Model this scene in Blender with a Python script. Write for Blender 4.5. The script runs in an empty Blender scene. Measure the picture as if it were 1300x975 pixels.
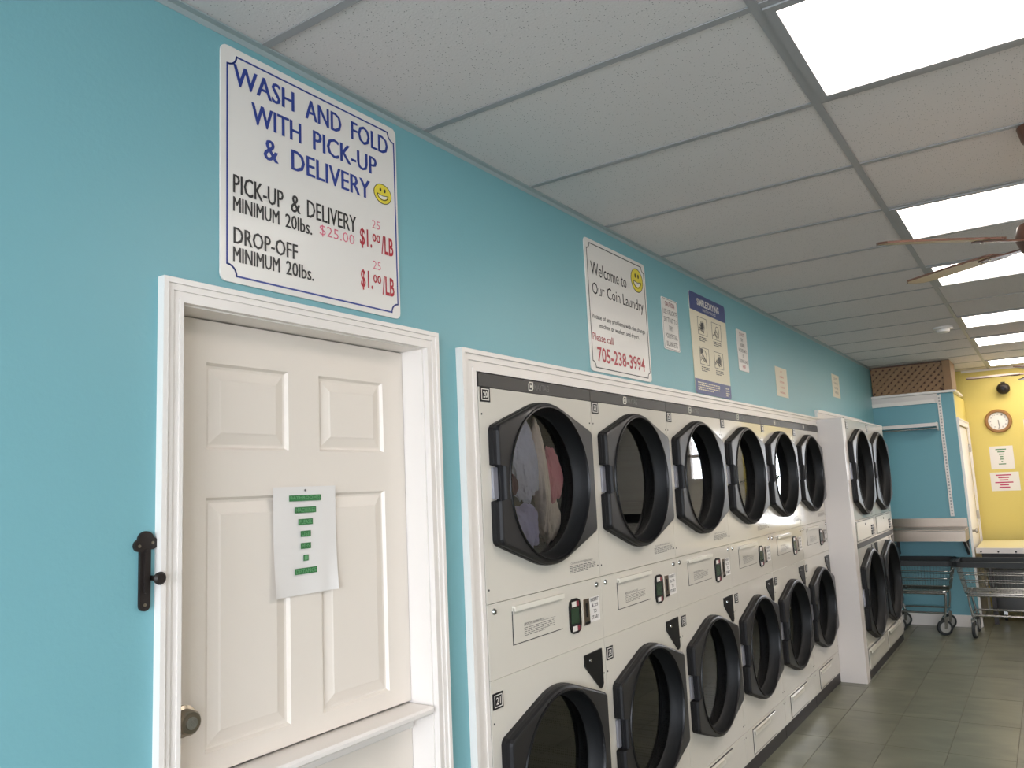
import bpy, bmesh, math, random
from mathutils import Vector, Matrix, noise

random.seed(7)
PI = math.pi
C = bpy.context.scene.collection
SC = bpy.context.scene

# ------------------------------------------------------------------ camera
f_px, yaw, pitch, roll = 1007.36, 0.588091, 0.130937, -0.046474
CAM = Vector((1.5156, 0.0, 1.5721))
fwd = Vector((-math.sin(yaw)*math.cos(pitch), math.cos(yaw)*math.cos(pitch), math.sin(pitch)))
rt = Vector((math.cos(yaw), math.sin(yaw), 0))
up = rt.cross(fwd)
r2 = rt*math.cos(roll) + up*math.sin(roll)
u2 = up*math.cos(roll) - rt*math.sin(roll)
cd = bpy.data.cameras.new('camera')
cam = bpy.data.objects.new('camera', cd)
C.objects.link(cam)
cam.matrix_world = Matrix(((r2.x, u2.x, -fwd.x, CAM.x), (r2.y, u2.y, -fwd.y, CAM.y), (r2.z, u2.z, -fwd.z, CAM.z), (0, 0, 0, 1)))
cd.sensor_fit = 'HORIZONTAL'
cd.sensor_width = 36
cd.lens = f_px/1300*36
cd.clip_start = 0.05
SC.camera = cam

# ------------------------------------------------------------------ world, lights, exposure
LAMP = 9.0          # ceiling diffuser emission
SKY = 13.0           # daylight outside the windows
EXPO = 0.12
w = bpy.data.worlds.new('daylight')
SC.world = w
w.use_nodes = True
w.node_tree.nodes['Background'].inputs[0].default_value = (0.88, 0.91, 1.0, 1)
w.node_tree.nodes['Background'].inputs[1].default_value = SKY
SC.view_settings.view_transform = 'Standard'
SC.view_settings.look = 'None'
SC.view_settings.exposure = EXPO
SC.view_settings.gamma = 1
SC.view_settings.use_curve_mapping = False


def portal(name, loc, sx, sy, rot):
    l = bpy.data.lights.new(name, 'AREA')
    l.shape = 'RECTANGLE'
    l.size, l.size_y = sx, sy
    l.cycles.is_portal = True
    o = bpy.data.objects.new(name, l)
    C.objects.link(o)
    o.location = loc
    o.rotation_euler = rot


XR, YF, YB, H = 4.6, -2.2, 10.6, 2.687
portal('window_portal', (2.3, YF-0.02, 1.5), 3.6, 2.0, (PI/2, 0, 0))
portal('window_portal_back', (1.56, YB+0.02, 1.5), .44, 1.1, (-PI/2, 0, 0))


# ------------------------------------------------------------------ materials
def lin(r, g, b):
    f = lambda v: (v/255/12.92) if v/255 <= .04045 else ((v/255+.055)/1.055)**2.4
    return (f(r), f(g), f(b), 1)


def mat(name, rgb, rough=.5, metal=0, noise_amt=0, nscale=8, bump=0, bscale=60, coat=0, spec=.5, emit=None, bdist=.002):
    m = bpy.data.materials.new(name)
    m.use_nodes = True
    nt = m.node_tree
    b = nt.nodes['Principled BSDF']
    b.inputs['Base Color'].default_value = lin(*rgb)
    b.inputs['Roughness'].default_value = rough
    b.inputs['Metallic'].default_value = metal
    b.inputs['Specular IOR Level'].default_value = spec
    b.inputs['Coat Weight'].default_value = coat
    tc = nt.nodes.new('ShaderNodeTexCoord')
    if noise_amt:
        n = nt.nodes.new('ShaderNodeTexNoise')
        n.inputs['Scale'].default_value = nscale
        n.inputs['Detail'].default_value = 4
        nt.links.new(tc.outputs['Object'], n.inputs['Vector'])
        mx = nt.nodes.new('ShaderNodeMix')
        mx.data_type = 'RGBA'
        c = lin(*rgb)
        mx.inputs[6].default_value = tuple(v*(1-noise_amt) for v in c[:3])+(1,)
        mx.inputs[7].default_value = tuple(min(1, v*(1+noise_amt)) for v in c[:3])+(1,)
        nt.links.new(n.outputs['Fac'], mx.inputs[0])
        nt.links.new(mx.outputs[2], b.inputs['Base Color'])
    if bump:
        n = nt.nodes.new('ShaderNodeTexNoise')
        n.inputs['Scale'].default_value = bscale
        n.inputs['Detail'].default_value = 3
        nt.links.new(tc.outputs['Object'], n.inputs['Vector'])
        bp = nt.nodes.new('ShaderNodeBump')
        bp.inputs['Strength'].default_value = bump
        bp.inputs['Distance'].default_value = bdist
        nt.links.new(n.outputs['Fac'], bp.inputs['Height'])
        nt.links.new(bp.outputs[0], b.inputs['Normal'])
    if emit:
        b.inputs['Emission Color'].default_value = lin(*emit[0])
        b.inputs['Emission Strength'].default_value = emit[1]
    return m


M = {}
M['teal'] = mat('teal_paint', (118, 172, 180), .42, bump=.25, bscale=90, noise_amt=.02, nscale=2)
M['blue'] = mat('blue_paint', (106, 160, 172), .5, bump=.25, bscale=90)
M['yellow'] = mat('yellow_paint', (214, 195, 106), .5, bump=.2, bscale=80, noise_amt=.03, nscale=2)
M['white_wall'] = mat('pale_wall_paint', (226, 224, 216), .6, bump=.2)
M['trim'] = mat('white_gloss_trim', (232, 226, 220), .32, noise_amt=.015, nscale=6)
M['door'] = mat('white_door_paint', (228, 219, 208), .4, bump=.08, bscale=200)
M['enamel'] = mat('dryer_enamel', (214, 209, 198), .1, coat=.2, bump=.05, bscale=25, noise_amt=.015, nscale=3)
M['enamel_edge'] = mat('dryer_enamel_edge', (226, 222, 210), .25)
M['white_panel'] = mat('white_side_panel', (218, 211, 206), .35)
M['plastic'] = mat('dark_door_plastic', (29, 28, 31), .33, spec=.65, bump=.05, bscale=300)
M['black'] = mat('black_plastic', (14, 14, 16), .35, spec=.3)
M['door_rim'] = mat('black_door_rim', (20, 20, 22), .5, spec=.3)
M['bowl'] = mat('black_bowl', (13, 15, 17), .55, spec=.3)
M['strip'] = mat('charcoal_strip', (54, 52, 50), .45)
M['kick'] = mat('dark_kick_plate', (44, 40, 40), .5)
M['chrome'] = mat('chrome', (205, 205, 205), .15, 1)
M['cart_wire'] = mat('chrome_wire', (176, 178, 178), .25, 1)
M['steel'] = mat('brushed_steel', (150, 137, 124), .28, 1, bump=.1, bscale=40)
M['hinge'] = mat('grey_hinge_plate', (150, 150, 158), .35, .3)
M['drum'] = mat('drum_steel', (62, 66, 66), .5, .5)
M['brass'] = mat('satin_nickel', (150, 142, 128), .3, 1)
M['iron'] = mat('black_iron', (40, 33, 30), .5, .3, bump=.4, bscale=120)
M['sign'] = mat('white_sign_sheet', (226, 222, 216), .28)
M['paper'] = mat('white_paper', (226, 222, 218), .6)
M['navy'] = mat('navy_ink', (38, 60, 140), .4)
M['navy2'] = mat('navy_band', (52, 66, 122), .4)
M['ink'] = mat('black_ink', (28, 28, 30), .4)
M['grey_ink'] = mat('grey_ink', (110, 108, 104), .5)
M['dim_ink'] = mat('embossed_grey', (96, 94, 92), .4)
M['red'] = mat('red_ink', (176, 36, 52), .4)
M['pink_ink'] = mat('pink_marker', (222, 120, 140), .5)
M['orange_ink'] = mat('orange_ink', (196, 96, 70), .5)
M['green_tape'] = mat('green_highlight', (52, 118, 66), .5)
M['green_ink'] = mat('pale_green_ink', (104, 160, 112), .5)
M['magenta'] = mat('magenta_highlight', (176, 44, 92), .5)
M['smile'] = mat('smiley_yellow', (226, 208, 62), .4)
M['cream'] = mat('cream_sheet', (222, 214, 190), .5)
M['lcd'] = mat('green_lcd', (44, 66, 48), .2)
M['red_mark'] = mat('dark_red_mark', (130, 40, 56), .4)
M['lattice'] = mat('brown_lattice_wood', (150, 118, 84), .6, noise_amt=.12, nscale=12)
M['lattice_dark'] = mat('brown_dark_wood', (92, 62, 46), .6, noise_amt=.1, nscale=10)
M['oak'] = mat('oak_clock_rim', (146, 104, 52), .4, noise_amt=.15, nscale=20)
M['fan_wood'] = mat('fan_blade_wood', (222, 198, 160), .5, noise_amt=.08, nscale=8)
M['fan_dark'] = mat('fan_brown', (96, 66, 52), .4, noise_amt=.15, nscale=10)
M['table'] = mat('cream_table_top', (214, 200, 150), .35)
M['rubber'] = mat('dark_rubber', (38, 42, 44), .6)
M['wheel'] = mat('grey_wheel', (150, 150, 146), .5)
M['tee'] = mat('ceiling_tee_enamel', (158, 158, 160), .45)
M['grout'] = mat('dark_grout', (108, 102, 90), .8)
M['concrete'] = mat('pavement', (150, 150, 148), .8, noise_amt=.1)
M['track_shade'] = mat('track_inside', (168, 170, 168), .5)
M['fan_taupe'] = mat('fan_blade_taupe', (118, 100, 82), .5, noise_amt=.1, nscale=8)
M['grey_bin'] = mat('grey_bin_plastic', (96, 98, 100), .5)
M['purple'] = mat('purple_cloth', (96, 80, 120), .8)


def tile_mat():
    m = mat('acoustic_tile', (218, 213, 212), .9)
    nt = m.node_tree
    b = nt.nodes['Principled BSDF']
    b.inputs['Specular IOR Level'].default_value = .1
    g = nt.nodes.new('ShaderNodeNewGeometry')
    v = nt.nodes.new('ShaderNodeTexVoronoi')
    v.inputs['Scale'].default_value = 150
    v.inputs['Randomness'].default_value = 1
    nt.links.new(g.outputs['Position'], v.inputs['Vector'])
    r = nt.nodes.new('ShaderNodeValToRGB')
    r.color_ramp.elements[0].position = .16
    r.color_ramp.elements[0].color = lin(120, 118, 116)
    r.color_ramp.elements[1].position = .24
    r.color_ramp.elements[1].color = lin(218, 213, 212)
    # only some cells carry a pin hole
    cr = nt.nodes.new('ShaderNodeMath')
    cr.operation = 'GREATER_THAN'
    cr.inputs[1].default_value = .60
    sp = nt.nodes.new('ShaderNodeSeparateColor')
    nt.links.new(v.outputs['Color'], sp.inputs[0])
    nt.links.new(sp.outputs[0], cr.inputs[0])
    nt.links.new(v.outputs['Distance'], r.inputs[0])
    mx = nt.nodes.new('ShaderNodeMix')
    mx.data_type = 'RGBA'
    mx.inputs[6].default_value = lin(218, 213, 212)
    nt.links.new(cr.outputs[0], mx.inputs[0])
    nt.links.new(r.outputs[0], mx.inputs[7])
    nt.links.new(mx.outputs[2], b.inputs['Base Color'])
    n = nt.nodes.new('ShaderNodeTexNoise')
    n.inputs['Scale'].default_value = 160
    nt.links.new(g.outputs['Position'], n.inputs['Vector'])
    bp = nt.nodes.new('ShaderNodeBump')
    bp.inputs['Strength'].default_value = .35
    bp.inputs['Distance'].default_value = .002
    nt.links.new(n.outputs['Fac'], bp.inputs['Height'])
    nt.links.new(bp.outputs[0], b.inputs['Normal'])
    return m


def floor_mat():
    m = mat('stone_look_floor_tile', (126, 122, 104), .32)
    nt = m.node_tree
    b = nt.nodes['Principled BSDF']
    g = nt.nodes.new('ShaderNodeNewGeometry')
    mp = nt.nodes.new('ShaderNodeMapping')
    mp.inputs['Scale'].default_value = (1.8, 3.6, 1)
    nt.links.new(g.outputs['Position'], mp.inputs['Vector'])
    oi = nt.nodes.new('ShaderNodeObjectInfo')
    ad = nt.nodes.new('ShaderNodeVectorMath')
    ad.operation = 'ADD'
    nt.links.new(mp.outputs[0], ad.inputs[0])
    nt.links.new(oi.outputs['Random'], ad.inputs[1])
    n = nt.nodes.new('ShaderNodeTexNoise')
    n.inputs['Scale'].default_value = 1.6
    n.inputs['Detail'].default_value = 6
    n.inputs['Distortion'].default_value = .6
    nt.links.new(ad.outputs[0], n.inputs['Vector'])
    r = nt.nodes.new('ShaderNodeValToRGB')
    r.color_ramp.elements[0].position = .3
    r.color_ramp.elements[0].color = lin(94, 96, 82)
    r.color_ramp.elements[1].position = .72
    r.color_ramp.elements[1].color = lin(124, 124, 107)
    nt.links.new(n.outputs['Fac'], r.inputs[0])
    nt.links.new(r.outputs[0], b.inputs['Base Color'])
    return m


def glass_mat(name, tint=(1, 1, 1, 1), ior=1.5):
    m = bpy.data.materials.new(name)
    m.use_nodes = True
    nt = m.node_tree
    nt.nodes.clear()
    out = nt.nodes.new('ShaderNodeOutputMaterial')
    mx = nt.nodes.new('ShaderNodeMixShader')
    tr = nt.nodes.new('ShaderNodeBsdfTransparent')
    tr.inputs[0].default_value = tint
    gl = nt.nodes.new('ShaderNodeBsdfGlossy')
    gl.inputs['Roughness'].default_value = .01
    fr = nt.nodes.new('ShaderNodeFresnel')
    fr.inputs['IOR'].default_value = ior
    nt.links.new(fr.outputs[0], mx.inputs[0])
    nt.links.new(tr.outputs[0], mx.inputs[1])
    nt.links.new(gl.outputs[0], mx.inputs[2])
    nt.links.new(mx.outputs[0], out.inputs[0])
    return m


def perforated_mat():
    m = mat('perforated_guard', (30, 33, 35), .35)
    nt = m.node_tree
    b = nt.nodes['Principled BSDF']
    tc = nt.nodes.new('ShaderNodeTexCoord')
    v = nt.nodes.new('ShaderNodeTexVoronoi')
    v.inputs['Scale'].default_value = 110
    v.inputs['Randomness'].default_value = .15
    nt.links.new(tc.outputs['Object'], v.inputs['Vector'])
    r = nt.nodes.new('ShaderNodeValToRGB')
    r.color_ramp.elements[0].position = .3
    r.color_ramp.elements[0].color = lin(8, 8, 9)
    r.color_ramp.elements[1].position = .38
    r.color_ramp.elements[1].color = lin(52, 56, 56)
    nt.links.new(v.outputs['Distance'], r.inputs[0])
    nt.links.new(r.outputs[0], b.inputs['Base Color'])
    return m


def diffuser_mat():
    m = bpy.data.materials.new('light_diffuser')
    m.use_nodes = True
    b = m.node_tree.nodes['Principled BSDF']
    b.inputs['Base Color'].default_value = (.8, .8, .8, 1)
    b.inputs['Emission Color'].default_value = (1.0, .90, .82, 1)
    b.inputs['Emission Strength'].default_value = LAMP
    return m


M['angle'] = mat('wall_angle_enamel', (160, 174, 176), .45)
M['tile'] = tile_mat()
M['floor'] = floor_mat()
M['glass'] = glass_mat('door_glass', (.97, .98, .97, 1), 1.9)
M['pane'] = glass_mat('window_glass', (.95, .97, .97, 1))
M['perf'] = perforated_mat()
M['diffuser'] = diffuser_mat()


# ------------------------------------------------------------------ helpers
WL = {}


def thing(name, label, cat, loc=(0, 0, 0), group=None, kind=None):
    o = bpy.data.objects.new(name, None)
    C.objects.link(o)
    o.empty_display_size = .1
    o.location = loc
    WL[o.name] = Vector(loc)
    if label:
        o['label'] = label
    if cat:
        o['category'] = cat
    if group:
        o['group'] = group
    if kind:
        o['kind'] = kind
    return o


def tag(o, label, cat, group=None):
    o['label'] = label
    o['category'] = cat
    if group:
        o['group'] = group
    return o


def obj(name, bm, m, parent=None, local=False, smooth=False, kind=None, label=None, recalc=True, ang=38):
    """link a bmesh authored in world coordinates (local=True: in the parent's)"""
    base = Vector((0, 0, 0))
    if parent is not None:
        base = WL.get(parent.name, Vector((0, 0, 0)))
    if base.length and not local:
        bmesh.ops.translate(bm, verts=bm.verts, vec=-base)
    me = bpy.data.meshes.new(name)
    if recalc:
        bmesh.ops.recalc_face_normals(bm, faces=bm.faces)
    bm.to_mesh(me)
    bm.free()
    for mm in (m if isinstance(m, (list, tuple)) else [m]):
        me.materials.append(mm)
    if smooth:
        me.polygons.foreach_set('use_smooth', [True]*len(me.polygons))
        try:
            me.set_sharp_from_angle(angle=math.radians(ang))
        except Exception:
            pass
    o = bpy.data.objects.new(name, me)
    C.objects.link(o)
    if parent is not None:
        o.parent = parent
        WL[o.name] = base
    if kind:
        o['kind'] = kind
    if label:
        o['label'] = label
    return o


def kids(o):
    return [c for c in C.objects if c.parent == o]


def copy_tree(o, parent=None, cm=None):
    if cm is None:
        cm = {}
        for c in C.objects:
            if c.parent:
                cm.setdefault(c.parent.name, []).append(c)
    n = o.copy()
    C.objects.link(n)
    n.parent = parent
    for ch in cm.get(o.name, []):
        copy_tree(ch, n, cm)
    return n


def box(bm, x0, x1, y0, y1, z0, z1, bev=0):
    vs = [bm.verts.new(p) for p in ((x0, y0, z0), (x1, y0, z0), (x1, y1, z0), (x0, y1, z0), (x0, y0, z1), (x1, y0, z1), (x1, y1, z1), (x0, y1, z1))]
    fs = [bm.faces.new([vs[i] for i in q]) for q in ((3, 2, 1, 0), (4, 5, 6, 7), (0, 1, 5, 4), (1, 2, 6, 5), (2, 3, 7, 6), (3, 0, 4, 7))]
    if bev:
        es = {e for f in fs for e in f.edges}
        bmesh.ops.bevel(bm, geom=list(es), offset=bev, segments=1, affect='EDGES')
    return bm


def B(x0, x1, y0, y1, z0, z1, bev=0):
    return box(bmesh.new(), x0, x1, y0, y1, z0, z1, bev)


def tube(bm, a, b, r, n=8, r2_=None):
    a, b = Vector(a), Vector(b)
    d = (b-a).normalized()
    s = Vector((0, 0, 1)) if abs(d.z) < .9 else Vector((1, 0, 0))
    u = d.cross(s).normalized()
    v = d.cross(u)
    rb = r if r2_ is None else r2_
    A = [bm.verts.new(a+(u*math.cos(t)+v*math.sin(t))*r) for t in [2*PI*i/n for i in range(n)]]
    Bq = [bm.verts.new(b+(u*math.cos(t)+v*math.sin(t))*rb) for t in [2*PI*i/n for i in range(n)]]
    for i in range(n):
        bm.faces.new((A[i], A[(i+1) % n], Bq[(i+1) % n], Bq[i]))
    bm.faces.new(A[::-1])
    bm.faces.new(Bq)
    return bm


def path_tube(bm, pts, r, n=8):
    for a, b in zip(pts[:-1], pts[1:]):
        tube(bm, a, b, r, n)
    return bm


class Fr:
    """a flat frame: origin O, right U, up V, normal N; p(u, v, n) gives a world point"""
    def __init__(s, O, U, V, N):
        s.O, s.U, s.V, s.N = Vector(O), Vector(U), Vector(V), Vector(N)

    def p(s, u, v, n=0):
        return s.O+s.U*u+s.V*v+s.N*n


def on_left(x=0.0):       # wall_left: u = y, v = z, n = +x
    return Fr((x, 0, 0), (0, 1, 0), (0, 0, 1), (1, 0, 0))


def on_back(y):           # facing the room from the far end: u = x, v = z, n = -y
    return Fr((0, y, 0), (1, 0, 0), (0, 0, 1), (0, -1, 0))


def prism(bm, fr, pts, n0, n1):
    a = [bm.verts.new(fr.p(u, v, n0)) for u, v in pts]
    b = [bm.verts.new(fr.p(u, v, n1)) for u, v in pts]
    k = len(pts)
    for i in range(k):
        bm.faces.new((a[i], a[(i+1) % k], b[(i+1) % k], b[i]))
    bm.faces.new(a[::-1])
    bm.faces.new(b)
    return bm


def disc(bm, fr, cu, cv, r, n0, n1, seg=24, rv=None):
    rv = rv or r
    return prism(bm, fr, [(cu+r*math.cos(2*PI*i/seg), cv+rv*math.sin(2*PI*i/seg)) for i in range(seg)], n0, n1)


def lathe(bm, fr, cu, cv, prof, seg=40, cap0=False, cap1=False):
    """prof: (radius, n) rings about the frame's normal through (cu, cv)"""
    rings = []
    for r, n in prof:
        rings.append([bm.verts.new(fr.p(cu+r*math.cos(2*PI*i/seg), cv+r*math.sin(2*PI*i/seg), n)) for i in range(seg)])
    for A, Q in zip(rings[:-1], rings[1:]):
        for i in range(seg):
            bm.faces.new((A[i], A[(i+1) % seg], Q[(i+1) % seg], Q[i]))
    if cap0:
        bm.faces.new(rings[0])
    if cap1:
        bm.faces.new(rings[-1])
    return bm


def rrect(u0, u1, v0, v1, r, k=4):
    out = []
    for cu, cv, a0 in ((u1-r, v1-r, 0), (u0+r, v1-r, PI/2), (u0+r, v0+r, PI), (u1-r, v0+r, 3*PI/2)):
        for i in range(k+1):
            a = a0+PI/2*i/k
            out.append((cu+r*math.cos(a), cv+r*math.sin(a)))
    return out


def ribbon(bm, fr, pts, wd, n0, n1, closed=False):
    P = [Vector((a, b)) for a, b in pts]
    k = len(P)
    seg = range(k if closed else k-1)
    for i in seg:
        a, b = P[i], P[(i+1) % k]
        d = (b-a)
        if d.length < 1e-6:
            continue
        d.normalize()
        q = Vector((-d.y, d.x))*wd/2
        e = d*wd*.35
        prism(bm, fr, [tuple(a-q-e), tuple(b-q+e), tuple(b+q+e), tuple(a+q-e)], n0, n1)
    return bm


_fc = {}


def glyphs(s, bold):
    key = (s, bold)
    if key not in _fc:
        cu = bpy.data.curves.new('t', 'FONT')
        cu.body = s
        cu.resolution_u = 2
        cu.offset = bold
        cu.fill_mode = 'FRONT'
        o = bpy.data.objects.new('t', cu)
        C.objects.link(o)
        dg = bpy.context.evaluated_depsgraph_get()
        me = bpy.data.meshes.new_from_object(o.evaluated_get(dg))
        vs = [tuple(v.co) for v in me.vertices]
        fs = [tuple(p.vertices) for p in me.polygons]
        bpy.data.objects.remove(o)
        bpy.data.curves.remove(cu)
        bpy.data.meshes.remove(me)
        x0, x1 = min(v[0] for v in vs), max(v[0] for v in vs)
        y0, y1 = min(v[1] for v in vs), max(v[1] for v in vs)
        _fc[key] = (vs, fs, x0, x1, y0, y1)
    return _fc[key]


def text(bm, fr, s, u0, u1, v0, v1, n=.0006, bold=.012, shear=0):
    """lettering fitted to the box u0..u1, v0..v1 of the frame"""
    vs, fs, x0, x1, y0, y1 = glyphs(s, bold)
    sx, sy = (u1-u0)/max(x1-x0, 1e-4), (v1-v0)/max(y1-y0, 1e-4)
    nv = [bm.verts.new(fr.p(u0+(x-x0)*sx, v0+(y-y0)*sy+shear*((x-x0)*sx), n)) for x, y, z in vs]
    for f in fs:
        try:
            bm.faces.new([nv[i] for i in f])
        except ValueError:
            pass
    return bm


def letters(name, fr, s, u0, u1, v0, v1, m, parent, n=.0008, bold=.012, local=False):
    return obj(name, text(bmesh.new(), fr, s, u0, u1, v0, v1, n, bold), m, parent, local=local)


def text_lines(bm, fr, u0, u1, v0, v1, rows, n, seed=0, fill=.5):
    """rows of tiny print too small to read"""
    rr = random.Random(seed)
    h = (v1-v0)/rows
    for i in range(rows):
        v = v1-h*(i+1)
        u = u0
        end = u1 if i < rows-1 else u0+(u1-u0)*.7
        while u < end:
            l = rr.uniform(.01, .03)
            prism(bm, fr, [(u, v), (min(u+l, end), v), (min(u+l, end), v+h*fill), (u, v+h*fill)], n-.0004, n)
            u += l+.006
    return bm


L0 = on_left(0)

# ------------------------------------------------------------------ room shell
T0, TS = 1.2133, .6096          # first cross tee, spacing
DY0, DW, DH = 2.045, .7537, 1.949    # six stacked dryers
DX = .02
BX = .206                        # front of the boxed-in pair


def struct(name, bm, m, parent=None, label=None, **k):
    return obj(name, bm, m, parent, kind='structure', label=label, **k)


DO0, DO1 = .996, 1.801          # door opening
D6 = DY0+6*DW
b = bmesh.new()
TH = -.12
box(b, TH, 0, YF, DO0, 0, H+.05)
box(b, TH, 0, DO0, DO1, 2.000, H+.05)
box(b, TH, 0, DO1, DY0-.003, 0, H+.05)
box(b, TH, 0, DY0-.003, D6+.003, DH+.004, H+.05)
box(b, TH, 0, D6+.003, 6.688, 0, H+.05)
box(b, TH, 0, 6.688, 8.404, 2.004, H+.05)
box(b, TH, 0, 8.404, YB+.1, 0, H+.05)
wall_left = struct('wall_left', b, M['teal'], label='teal painted wall behind the dryers and signs')
struct('wall_light_stop', B(-1.5, -1.4, YF, YB, 0, H+.05), M['white_wall'], label='plain added wall closing the unseen space behind the dryers against light leaks')  # unseen wall, added to keep outside light from leaking in behind the dryers
b = bmesh.new()
box(b, -1.5, .72, 8.43, 8.47, 0, 0.001)
b.free()
YP = 9.25
b = bmesh.new()
box(b, 0, .77, YP, YP+.08, 0, 2.345)
struct('wall_partition', b, M['blue'], label='blue painted end wall of the closet behind the laundry carts')
b = bmesh.new()
box(b, .69, .77, YP+.08, 9.36, 0, 2.345)
box(b, .69, .77, 10.47, YB, 0, 2.345)
box(b, .69, .77, 9.36, 10.47, 2.02, 2.345)
struct('wall_closet_side', b, M['yellow'], label='yellow painted side wall of the closet above the narrow door')
b = bmesh.new()
GD0, GD1, GZ0, GZ1 = 1.32, 1.80, .93, 2.08
HD0, HD1, HZ0, HZ1 = 2.22, 2.66, 1.55, 2.25
box(b, -1.5, GD0, YB, YB+.12, 0, H+.05)
box(b, GD0, GD1, YB, YB+.12, GZ1, H+.05)
box(b, GD0, GD1, YB, YB+.12, 0, GZ0)
box(b, GD1, HD0, YB, YB+.12, 0, H+.05)
box(b, HD0, HD1, YB, YB+.12, HZ1, H+.05)
box(b, HD0, HD1, YB, YB+.12, 0, HZ0)
box(b, HD1, XR+.1, YB, YB+.12, 0, H+.05)
struct('wall_back', b, M['yellow'], label='yellow painted far wall with clock')
b = bmesh.new()
box(b, XR, XR+.12, YF, YB, 0, H+.05)
struct('wall_right', b, M['white_wall'], label='pale wall across the room')
b = bmesh.new()
box(b, -1.5, .45, YF-.12, YF, 0, H+.05)
box(b, 4.15, XR+.12, YF-.12, YF, 0, H+.05)
box(b, .45, 4.15, YF-.12, YF, 0, .5)
box(b, .45, 4.15, YF-.12, YF, 2.5, H+.05)
struct('wall_front', b, M['white_wall'], label='street side wall behind the viewer')
b = bmesh.new()
for x0, x1 in ((.45, .51), (1.65, 1.71), (2.89, 2.95), (4.09, 4.15)):
    box(b, x0, x1, YF-.09, YF-.03, .5, 2.5)
box(b, .45, 4.15, YF-.09, YF-.03, .5, .56)
box(b, .45, 4.15, YF-.09, YF-.03, 2.44, 2.5)
win = struct('window_1', b, M['trim'], label='wide street window behind the viewer')
for x0, x1 in ((.51, 1.65), (1.71, 2.89), (2.95, 4.09)):
    b = bmesh.new()
    b.faces.new([b.verts.new(p) for p in ((x0, YF-.06, .56), (x0, YF-.06, 2.44), (x1, YF-.06, 2.44), (x1, YF-.06, .56))])
    obj('pane', b, M['pane'], win, recalc=False)
b = bmesh.new()
box(b, GD0, GD0+.03, YB+.02, YB+.07, GZ0, GZ1)
box(b, GD1-.03, GD1, YB+.02, YB+.07, GZ0, GZ1)
box(b, GD0+.03, GD1-.03, YB+.02, YB+.07, GZ1-.03, GZ1)
box(b, GD0+.03, GD1-.03, YB+.02, YB+.07, GZ0, GZ0+.03)
gd = struct('window_2', b, M['trim'], label='narrow bright window in the yellow wall')
b = bmesh.new()
b.faces.new([b.verts.new(p) for p in ((GD0+.03, YB+.05, GZ0+.03), (GD1-.03, YB+.05, GZ0+.03), (GD1-.03, YB+.05, GZ1-.03), (GD0+.03, YB+.05, GZ1-.03))])
obj('pane', b, M['pane'], gd, recalc=False)
b = bmesh.new()
for z0, z1 in ((HZ0, HZ0+.04), ((HZ0+HZ1)/2-.02, (HZ0+HZ1)/2+.02), (HZ1-.04, HZ1)):
    box(b, HD0, HD1, YB-.03, YB+.07, z0, z1)
for x0 in (HD0, HD1-.04):
    box(b, x0, x0+.04, YB-.03, YB+.07, HZ0+.04, HZ1-.04)
w3 = struct('window_3', b, M['trim'], label='small high window with a cross bar beyond the yellow wall')
for z0, z1 in ((HZ0+.04, (HZ0+HZ1)/2-.02), ((HZ0+HZ1)/2+.02, HZ1-.04)):
    b = bmesh.new()
    b.faces.new([b.verts.new(p) for p in ((HD0+.04, YB+.05, z0), (HD1-.04, YB+.05, z0), (HD1-.04, YB+.05, z1), (HD0+.04, YB+.05, z1))])
    obj('pane', b, M['pane'], w3, recalc=False)
struct('ground_outside', B(-6, 10, YF-8, YF-.12, -.15, -.02), M['concrete'], label='pavement outside the street window')
struct('ground_behind', B(-6, 10, YB+.12, YB+8, -.15, -.02), M['concrete'], label='pavement behind the back door')

# floor: joints measured at x = .22 + .3244 k, y = 5.18 + .3244 n
floor = struct('floor', B(-1.5, XR+.12, YF-.12, YB+.12, -.12, -.004), M['grout'], label='grey green stone look tiled floor')
FS = .3244
gx = [.2198+FS*k for k in range(-6, 15)]
FT = .6488
gy = [5.18+FT*k for k in range(-12, 10)]
far_bm = bmesh.new()
tile_me = None
for i in range(len(gx)-1):
    for j in range(len(gy)-1):
        x0, x1 = max(gx[i], -1.4), min(gx[i+1], XR)
        y0, y1 = max(gy[j], YF), min(gy[j+1], YB)
        if x1-x0 < .01 or y1-y0 < .01:
            continue
        inx = (-.12 < gx[i] < 2.0) and (3.9 < gy[j] < 10.2)
        if inx:
            if tile_me is None or abs(x1-x0-FS) > 1e-4 or abs(y1-y0-FT) > 1e-4:
                o = obj('tile', B(-(x1-x0)/2+.0017, (x1-x0)/2-.0017, -(y1-y0)/2+.0017, (y1-y0)/2-.0017, -.008, 0), M['floor'], floor)
                if abs(x1-x0-FS) < 1e-4 and abs(y1-y0-FT) < 1e-4:
                    tile_me = o.data
            else:
                o = bpy.data.objects.new('tile', tile_me)
                C.objects.link(o)
                o.parent = floor
            o.location = ((x0+x1)/2, (y0+y1)/2, random.uniform(-.0004, 0))
        else:
            box(far_bm, x0+.0017, x1-.0017, y0+.0017, y1-.0017, -.008, 0)
obj('tile_field', far_bm, M['floor'], floor, kind='stuff')

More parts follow.
